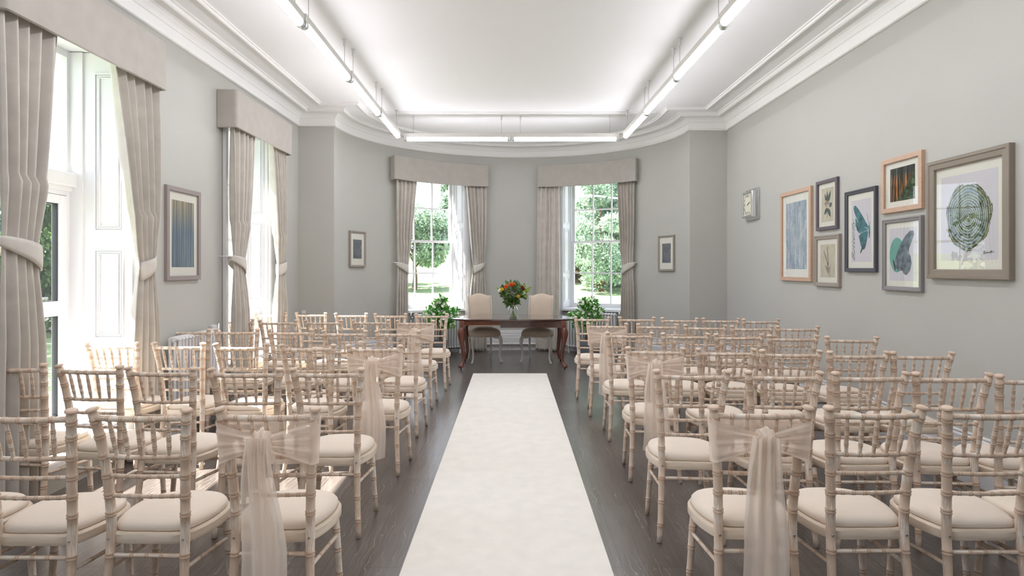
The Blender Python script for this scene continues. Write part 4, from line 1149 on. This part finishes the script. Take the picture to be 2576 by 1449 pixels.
def m_rings(nt, b):
    v = coords(nt, (1, 1, .86)); L = nt.links.new
    def math(op, a, b2=None, c2=None):
        n = nt.nodes.new('ShaderNodeMath'); n.operation = op
        for k, q in enumerate((a, b2, c2)):
            if q is None: continue
            if isinstance(q, (int, float)): n.inputs[k].default_value = q
            else: L(q, n.inputs[k])
        return n.outputs[0]
    sp = nt.nodes.new('ShaderNodeSeparateXYZ'); L(v, sp.inputs[0])
    n1 = noise(nt, v, 5, 3, .55); n2 = noise(nt, v, 16, 3, .6)
    ln = nt.nodes.new('ShaderNodeVectorMath'); ln.operation = 'LENGTH'; L(v, ln.inputs[0]); r0 = ln.outputs['Value']
    r_ = math('ADD', math('MULTIPLY_ADD', n1, .07, -.035), math('MULTIPLY_ADD', n2, .012, -.006)); r_ = math('ADD', r0, math('MULTIPLY', r_, math('MULTIPLY_ADD', r0, 4, .2)))
    fr = math('FRACT', math('MULTIPLY', math('POWER', r_, .75), 46))
    ringc = ramp(nt, r_, [(.0, (.12, .15, .07)), (.05, (.15, .19, .09)), (.10, (.13, .20, .10)), (.138, (.16, .22, .12)), (.152, (.12, .22, .30)), (.166, (.22, .28, .12)), (.19, (.09, .10, .06)), (.205, (.30, .38, .20)), (.23, (.12, .12, .08))])
    gapw = math('MULTIPLY_ADD', noise(nt, v, 11, 2), .9, -.22)
    gap = math('LESS_THAN', fr, gapw)
    ang = math('MULTIPLY', math('ARCTAN2', sp.outputs[2], sp.outputs[0]), 12); crack = math('GREATER_THAN', math('ADD', math('ABSOLUTE', math('SINE', math('ADD', ang, math('MULTIPLY', n2, 3)))), math('MULTIPLY', noise(nt, v, 30, 2), .12)), 1.052)
    dark = ramp(nt, noise(nt, v, 22, 4, .7), [(.38, (.35, .33, .33)), (.62, (1.3, 1.3, 1.3))])
    col = mixc(nt, 1.0, ringc, dark, 'MULTIPLY'); c2 = mixc(nt, gap, col, (.50, .52, .50))
    L(mixc(nt, math('MULTIPLY', crack, .75), c2, (.05, .05, .045)), b.inputs['Base Color'])
def m_small(nt, b):
    f = noise(nt, coords(nt), 16, 6, .75, 1.5)
    nt.links.new(ramp(nt, f, [(.3, (.07, .10, .12)), (.5, (.17, .19, .22)), (.62, (.30, .26, .25)), (.75, (.5, .46, .42))]), b.inputs['Base Color'])
A_BLUE = art_mat('abstract_blue_print', m_blue); A_STREAK = art_mat('streaked_print', m_streak); A_FOREST = art_mat('forest_photo', m_forest)
A_RINGS = art_mat('tree_rings', m_rings); A_SMALL = art_mat('small_grey_print', m_small)
def rwall(x0, x1, yt, yb): 
    D, z, w, h = wallpx(x0, x1, yt, yb, 3.05); w -= .012; return (XR, D + .004, z), w, h
# tall blue print in oak
loc, w, h = rwall(1961.8, 2040.5, 466.5, 708.5); picture('picture_frame', loc, RZ, w, h, .042, .030, (.075, .085), M['oak'], A_BLUE, 'tall pale-oak frame with an abstract misty blue print', step=False)
# botanical leaf
loc, w, h = rwall(2051.4, 2106, 443.5, 574.5); E, pr, a, b_, y = picture('picture_frame', loc, RZ, w, h, .032, .028, (.052, .048), M['mauve'], M['paper2'], 'dark frame with a botanical print of dark leaves and berries', step=False)
def leafshape(cx_, cz, ang, L, wd, n=10):
    pts = []
    for k in range(n + 1): t = k / n; pts.append((t * L, wd * sin(pi * t ** .8)))
    for k in range(n - 1, 0, -1): t = k / n; pts.append((t * L, -wd * sin(pi * t ** .8)))
    return [(cx_ + p * cos(ang) - q * sin(ang), cz + p * sin(ang) + q * cos(ang)) for p, q in pts]
sc = b_ / .16
for cx_, cz, an, L, wd in ((-.005, .02, 118, .10, .016), (0, .03, 92, .10, .016), (.01, .02, 66, .12, .020), (.0, -.03, -132, .085, .020), (.01, -.035, -62, .10, .022), (.03, -.02, 30, .06, .022)):
    flat_poly('leaf_motif', [(p * sc, q * sc) for p, q in leafshape(cx_, cz, radians(an), L, wd)], y, M['leafprint'], pr)
for cx_, cz, r_ in ((-.035, .012, .016), (-.015, .03, .014), (.0, .01, .015), (.018, .022, .014), (-.02, -.012, .013), (.03, .004, .013)):
    flat_poly('berry_motif', [((cx_ + r_ * cos(k * pi / 5)) * sc, (cz + r_ * sin(k * pi / 5)) * sc) for k in range(10)], y - .0004, M['petalprint'], pr)
flat_poly('stem_motif', [(-.002 * sc, -.03 * sc), (.003 * sc, -.03 * sc), (.0 * sc, -.13 * sc), (-.004 * sc, -.13 * sc)], y, M['leafprint'], pr)
# seed pod
loc, w, h = rwall(2047, 2111.5, 587.5, 723); E, pr, a, b_, y = picture('picture_frame', loc, RZ, w, h, .040, .030, (.055, .050), M['warmgrey'], M['paper2'], 'warm grey frame with a botanical print of a pink seed pod and two stalks')
sc = b_ / .16
flat_poly('pod_motif', [(p * sc, q * sc) for p, q in ((-.05, -.035), (-.04, -.06), (-.02, -.09), (.01, -.12), (.035, -.115), (.045, -.105), (.055, -.07), (.06, -.035), (.045, -.05), (.03, -.065), (.01, -.055), (0, -.04), (-.015, -.05), (-.03, -.055))], y, M['petalprint'], pr)
for p0, p1, wd in (((.012, -.04), (-.07, .10), .0045), ((.018, -.04), (-.005, .14), .0045), ((.01, -.05), (-.04, .06), .004), ((.02, -.11), (.05, -.15), .002)):
    dx, dz = p1[0] - p0[0], p1[1] - p0[1]; L = hypot(dx, dz); nx, nz = -dz / L * wd, dx / L * wd
    flat_poly('stalk_motif', [((p0[0] - nx) * sc, (p0[1] - nz) * sc), ((p0[0] + nx) * sc, (p0[1] + nz) * sc), ((p1[0] + nx * .6) * sc, (p1[1] + nz * .6) * sc), ((p1[0] - nx * .6) * sc, (p1[1] - nz * .6) * sc)], y - .0003, M['leafprint'], pr)
# text to mesh
def text_mesh(name, body, size, mat, parent, mtx, shear=0, extrude=.0002, offset=0):
    cu = bpy.data.curves.new(name, 'FONT'); cu.body = body; cu.size = size; cu.shear = shear; cu.extrude = extrude; cu.align_x = 'CENTER'; cu.align_y = 'CENTER'; cu.offset = offset; cu.resolution_u = 3
    to = bpy.data.objects.new(name, cu); COL.objects.link(to); dg = bpy.context.evaluated_depsgraph_get(); me = bpy.data.meshes.new_from_object(to.evaluated_get(dg)); bpy.data.objects.remove(to)
    me.transform(mtx); me.materials.clear(); me.materials.append(mat); o = bpy.data.objects.new(name, me); COL.objects.link(o); o.parent = parent; return o
# butterfly side view
loc, w, h = rwall(2123.8, 2203.5, 466.5, 684.5); E, pr, a, b_, y = picture('picture_frame', loc, RZ, w, h, .034, .030, (.050, .055), M['charcoal'], M['paper'], 'black frame with a large teal butterfly wing print and handwritten lettering')
def P2(pts, ax, az): return [(p * ax, q * az) for p, q in pts]
flat_poly('wing_motif', P2([(-.74, .82), (-.55, .83), (-.30, .72), (.1, .50), (.45, .28), (.74, .10), (.80, .02), (.6, .07), (.2, .12), (-.2, .24), (-.50, .45), (-.68, .62), (-.78, .75)], a, b_), y, M['teal'], pr)
flat_poly('wing_motif', P2([(-.58, .42), (-.45, .38), (-.3, .28), (0, .18), (.4, .08), (.7, .03), (.66, .00), (.2, -.05), (-.2, -.08), (-.40, .02), (-.55, .20)], a, b_), y, M['teal'], pr)
flat_poly('wing_motif', P2([(.68, -.02), (.3, -.05), (0, -.08), (-.25, -.18), (-.15, -.28), (-.05, -.45), (.05, -.52), (.02, -.60), (-.10, -.72), (-.02, -.73), (.15, -.62), (.35, -.60), (.50, -.48), (.62, -.25), (.70, -.10)], a, b_), y, M['teal'], pr)
flat_poly('body_motif', P2([(.74, .14), (.82, .16), (.90, .08), (.90, -.10), (.84, -.26), (.78, -.26), (.76, -.10), (.74, .02)], a, b_), y, M['teal'], pr)
for q in (.58, .95): flat_poly('antenna_motif', P2([(.80, .15), (.82, .15), (q, .52 if q < .6 else .25), (q - .02, .52 if q < .6 else .25)], a, b_), y, M['ink'], pr)
text_mesh('lettering', 'Butterfly', .085, M['ink'], pr, Matrix.Translation((-a * .78, y - .001, -b_ * .34)) @ Matrix.Rotation(pi / 2, 4, 'X') @ Matrix.Rotation(pi / 2, 4, 'Z') @ Matrix.Scale(1.2, 4, (1, 0, 0)) @ Matrix.Scale(.8, 4, (0, 1, 0)), .6, .0002, -.0016)
# forest photograph
loc, w, h = rwall(2215.3, 2320.5, 375.5, 523.5); picture('picture_frame', loc, RZ, w, h, .038, .030, (.060, .048), M['oak'], A_FOREST, 'small pale-oak frame with a photograph of an orange-lit pine forest', step=False)
# butterfly with teal disc
loc, w, h = rwall(2217.8, 2319, 540.5, 735); E, pr, a, b_, y = picture('picture_frame', loc, RZ, w, h, .034, .030, (.040, .045), M['grey'], M['paper'], 'grey frame with a grey butterfly over a mint green disc')
flat_poly('disc_motif', [((-.42 + .56 * cos(k * pi / 20)) * a, (-.02 + .66 * sin(k * pi / 20)) * b_) for k in range(40)], y, M['tealb'], pr)
flat_poly('wing_motif', P2([(-.62, -.38), (-.50, -.10), (-.20, .35), (.20, .68), (.55, .86), (.80, .86), (.85, .72), (.70, .50), (.48, .20), (.46, .05), (.60, -.10), (.66, -.35), (.55, -.62), (.30, -.78), (.10, -.74), (0, -.62), (-.30, -.62), (-.52, -.50)], a, b_), y - .0006, M['tealg'], pr)
flat_poly('body_motif', P2([(-.72, -.20), (-.64, -.22), (-.55, -.40), (-.50, -.58), (-.55, -.60), (-.66, -.42)], a, b_), y - .0010, M['ink'], pr)
# tree rings
loc, w, h = rwall(2333, 2546, 357.5, 705); E, pr, a, b_, y = picture('picture_frame', loc, RZ, w, h, .066, .040, (.050, .062), M['taupe'], M['paper'], 'largest frame, taupe, with a green tree-ring slice print')
rr = random.Random(3); pts = []
for k in range(90):
    an = 2 * pi * k / 90; q = 1 + .035 * sin(3 * an + 1) + .03 * sin(7 * an) + .018 * rr.uniform(-1, 1); pts.append((a * .80 * q * cos(an), b_ * .77 * q * sin(an)))
flat_poly('slice_motif', pts, y, A_RINGS, pr)
bm = bmesh.new(); sg = [(.60, -.80), (.54, -.83), (.62, -.84), (.56, -.87), (.52, -.86), (.64, -.85), (.66, -.82), (.67, -.85), (.71, -.83), (.73, -.85), (.76, -.82), (.74, -.85), (.80, -.80), (.79, -.85), (.84, -.82), (.87, -.85)]
ring_tube(bm, catmull([(p * a, y - .0012, q * b_) for p, q in sg], 4), [.0011] * 61, 5, ref=(0, 1, 0)); bm_obj('signature', bm, M['ink'], pr)
# left wall streaked print
D0, D1 = F * 2.93 / (CX - 421), F * 2.93 / (CX - 506)
picture('picture_frame', (XL, (D0 + D1) / 2, 1.755), pi / 2, D1 - D0, .82, .040, .028, (.055, .075), simple('plum_grey_frame', (.30, .255, .25), .45), A_STREAK, 'tall grey frame with a vertically streaked blue and tan print on the window wall', step=False)
# small prints in the bow
def bow_pic(px, yt, yb, wpx_w, label):
    s_ = (px - CX) / F; lo, hi = (0., .5) if s_ < 0 else (.5, 1.)
    for _ in range(60):
        mid = (lo + hi) / 2; p = bow_pt(mid); q = p.x / p.y
        if q < s_: lo = mid
        else: hi = mid
    p = bow_pt(lo); e = .004; d = (bow_pt(min(1, lo + e)) - bow_pt(max(0, lo - e))).normalized(); n = Vector((-d.y, d.x))
    D = p.y - .03; zt, zb = HC - (yt - CY) * D / F, HC - (yb - CY) * D / F
    q = p - n * .012; picture('picture_frame', (q.x, q.y, (zt + zb) / 2), atan2(d.y, d.x), wpx_w, zt - zb, .030, .030, (.062, .095), M['warmgrey'], A_SMALL, label)
bow_pic(896, 581.5, 671.5, .40, 'small grey frame on the curved wall left of the bow windows')
bow_pic(1679.5, 592, 681.7, .40, 'small grey frame on the curved wall right of the bow windows')

# ------------------------------------------------------------------ clock
def clock():
    E = empty('wall_clock', (XR, 7.59, 2.262), RZ); E.scale = (1.06,) * 3; tag(E, 'square chrome wall clock with cream dial and roman numerals', 'clock')
    bm = bmesh.new(); box(bm, -.185, -.022, -.187, .185, 0, .187, 0, .006); box(bm, -.170, -.032, -.172, .170, -.02, .172, 0, .004); bm_obj('back_plate', bm, M['chrome'], E)
    bm = bmesh.new(); H = .155; prof = [(0, -.03), (0, -.072), (.008, -.082), (.022, -.082), (.030, -.074), (.032, -.066), (.032, -.03)]; rows = []
    for (sx, sz) in ((-1, -1), (1, -1), (1, 1), (-1, 1)): rows.append([bm.verts.new((sx * (H - p), y, sz * (H - p))) for p, y in prof])
    for k in range(4):
        for j in range(len(prof)): j2 = (j + 1) % len(prof); bm.faces.new((rows[k][j], rows[(k + 1) % 4][j], rows[(k + 1) % 4][j2], rows[k][j2]))
    bm_obj('bezel', bm, M['chrome'], E)
    bm = bmesh.new(); box(bm, -.125, -.066, -.125, .125, -.03, .125); bm_obj('dial', bm, M['dial'], E)
    num = ['XII', 'I', 'II', 'III', 'IIII', 'V', 'VI', 'VII', 'VIII', 'IX', 'X', 'XI']
    for k, s in enumerate(num):
        an = radians(30 * k); m_ = max(abs(sin(an)), abs(cos(an))); r = .098 / m_ if k % 3 else .098; r = min(r, .115)
        mt = Matrix.Translation((sin(an) * r, -.0672, cos(an) * r)) @ Matrix.Rotation(pi / 2, 4, 'X') @ Matrix.Rotation(-an, 4, 'Z')
        text_mesh('numeral', s, .036, M['ink'], E, mt)
    for nm, an, L, w in (('hour_hand', 65, .055, .006), ('minute_hand', 72, .085, .004)):
        an = radians(an); d = Vector((sin(an), cos(an))); n_ = Vector((-d.y, d.x)); pts = [tuple(-d * .02 + n_ * w), tuple(d * L + n_ * w * .4), tuple(d * L - n_ * w * .4), tuple(-d * .02 - n_ * w)]
        flat_poly(nm, pts, -.068, M['ink'], E)
clock()

# ------------------------------------------------------------------ outside
bm = bmesh.new(); N = 60
def gz(x, y): return -.6 + max(0, y - 11) * .055 + .12 * sin(x * .13) * min(1, max(0, y - 12) / 10)
grid = {}
for i in range(N + 1):
    for j in range(N + 1):
        x = -75 + 130 * i / N; y = -30 + 120 * j / N; grid[i, j] = bm.verts.new((x, y, gz(x, y)))
for i in range(N):
    for j in range(N): bm.faces.new((grid[i, j], grid[i + 1, j], grid[i + 1, j + 1], grid[i, j + 1]))
tag(bm_obj('lawn_ground', bm, M['grass'], smooth=True), kind='structure')
bm = bmesh.new(); box(bm, -6.9, -9, -.8, XL - .2, 9, -.52); box(bm, -6.9, 9, -.8, 6.9, 16, -.40)  # unseen slab by the house, added to bounce neutral light indoors
tag(bm_obj('bounce_ground', bm, simple('neutral_bounce_stone', (.23, .222, .215), .9, var=.12, vscale=4)), kind='structure')
def strip(name, pts, w, mat, dz):
    vs, fs = [], []
    pl = catmull([(a, b, 0) for a, b in pts], 10)
    for i, p in enumerate(pl):
        d = (pl[min(i + 1, len(pl) - 1)] - pl[max(0, i - 1)]).normalized(); n = Vector((-d.y, d.x, 0))
        for s in (-1, 1): q = p + n * w / 2 * s; vs.append((q.x, q.y, gz(q.x, q.y) + dz))
    for i in range(len(pl) - 1): a = 2 * i; fs.append((a, a + 1, a + 3, a + 2))
    o = py_obj(name, vs, fs, mat); tag(o, kind='structure'); so = o.modifiers.new('s', 'SOLIDIFY'); so.thickness = .05
strip('path_ground', [(-40, 24), (-18, 19), (-4, 18), (10, 20), (30, 27)], 3.2, M['gravel'], .06)
def tree(loc, h, r, trunk_h, leaf, n, size, label, seed, group='trees in the grounds', squash=.85):
    rr = random.Random(seed); z0 = gz(loc[0], loc[1]) - .1; E = empty('garden_tree', (loc[0], loc[1], z0)); tag(E, label, 'tree', group)
    bm = bmesh.new(); ring_tube(bm, catmull([(0, 0, 0), (.05, 0, trunk_h * .5), (0, .05, trunk_h), (0, 0, h * .8)], 4), [r * .07 * (1 - .06 * k) for k in range(13)], 10)
    for k in range(6):
        a = k * 1.05 + rr.random(); ring_tube(bm, catmull([(0, 0, trunk_h * (.8 + .1 * k)), (cos(a) * r * .35, sin(a) * r * .35, trunk_h * (1 + .1 * k) + r * .2), (cos(a) * r * .7, sin(a) * r * .7, trunk_h * (1 + .1 * k) + r * .35)], 4), [r * .03 * (1 - .09 * q) for q in range(9)], 6)
    bm_obj('trunk', bm, M['bark'], E, smooth=True)
    lob = []
    ch = (h - trunk_h * .75) / 2; cz = trunk_h * .75 + ch
    for k in range(26):
        v = sph(rr); v = v.normalized() * (.55 + .35 * rr.random()); lob.append((v.x * r, v.y * r, cz + v.z * ch, r * rr.uniform(.22, .38)))
    def cloud(q):
        l = q.choice(lob); v = sph(q); v = v.normalized() * (.7 + .3 * q.random()); return Vector((l[0] + v.x * l[3], l[1] + v.y * l[3], l[2] + v.z * l[3] * .8)), v
    vs, fs = leaf_cloud(rr, n, cloud, size); py_obj('foliage', vs, fs, leaf, E)
T, DK = M['treeleaf'], M['darkleaf']
tree((-4.9, 30), 4.3, 2.1, 1.5, T, 20000, .17, 'small green tree with a bare trunk seen through the left bow window', 31)
tree((-2.75, 33), 7.6, 1.35, 1.6, T, 18000, .18, 'taller pale green tree behind, at the right edge of the left bow window', 32)
tree((-9.0, 33), 4.2, 2.6, .8, T, 14000, .20, 'green tree at the left edge of the left bow window', 33)
tree((4.0, 30), 12.5, 3.2, 1.0, T, 26000, .20, 'tall green tree filling the right bow window', 34)
tree((8.0, 34), 13, 3.4, .5, DK, 20000, .24, 'tall purple-leaved tree behind the green tree in the right bow window', 35)
tree((3.6, 33), 4.6, 2.7, .4, T, 15000, .18, 'low bushy green tree under the tall tree in the right bow window', 36)
tree((5.7, 30), 4.3, 1.7, .3, T, 12000, .17, 'bushy green tree low at the right edge of the right bow window', 40)
tree((4.7, 34), 5.2, 2.0, .3, M['hedgeleaf'], 12000, .18, 'dark green bush under the tall trees in the right bow window', 41)
tree((4.1, 27.5), 4.9, 2.1, .3, T, 16000, .15, 'rounded green tree low in the right bow window, nearest the house', 42)
tree((2.0, 42), 9.5, 3.2, 1.2, DK, 12000, .24, 'purple-leaved tree far beyond the green tree in the right bow window', 39)
tree((-13.2, 11.2), 5.4, 2.6, .9, M['hedgeleaf'], 18000, .16, 'dark tree seen through the glazed door', 37)
tree((-14.5, 15.5), 5.6, 2.8, .9, M['hedgeleaf'], 16000, .17, 'dark shrubby tree beyond the glazed door', 38)
rr = random.Random(9)
def hc(q): return Vector((q.uniform(-22, -12.0), q.uniform(15, 25), q.uniform(-.55, 3.6))), Vector((.3, -.5, .5))
E = empty('garden_hedge', (0, 0, 0)); tag(E, 'dense dark hedge beyond the lawn outside the glazed door', 'hedge')
vs, fs = leaf_cloud(rr, 16000, hc, .26); py_obj('foliage', vs, fs, M['hedgeleaf'], E)
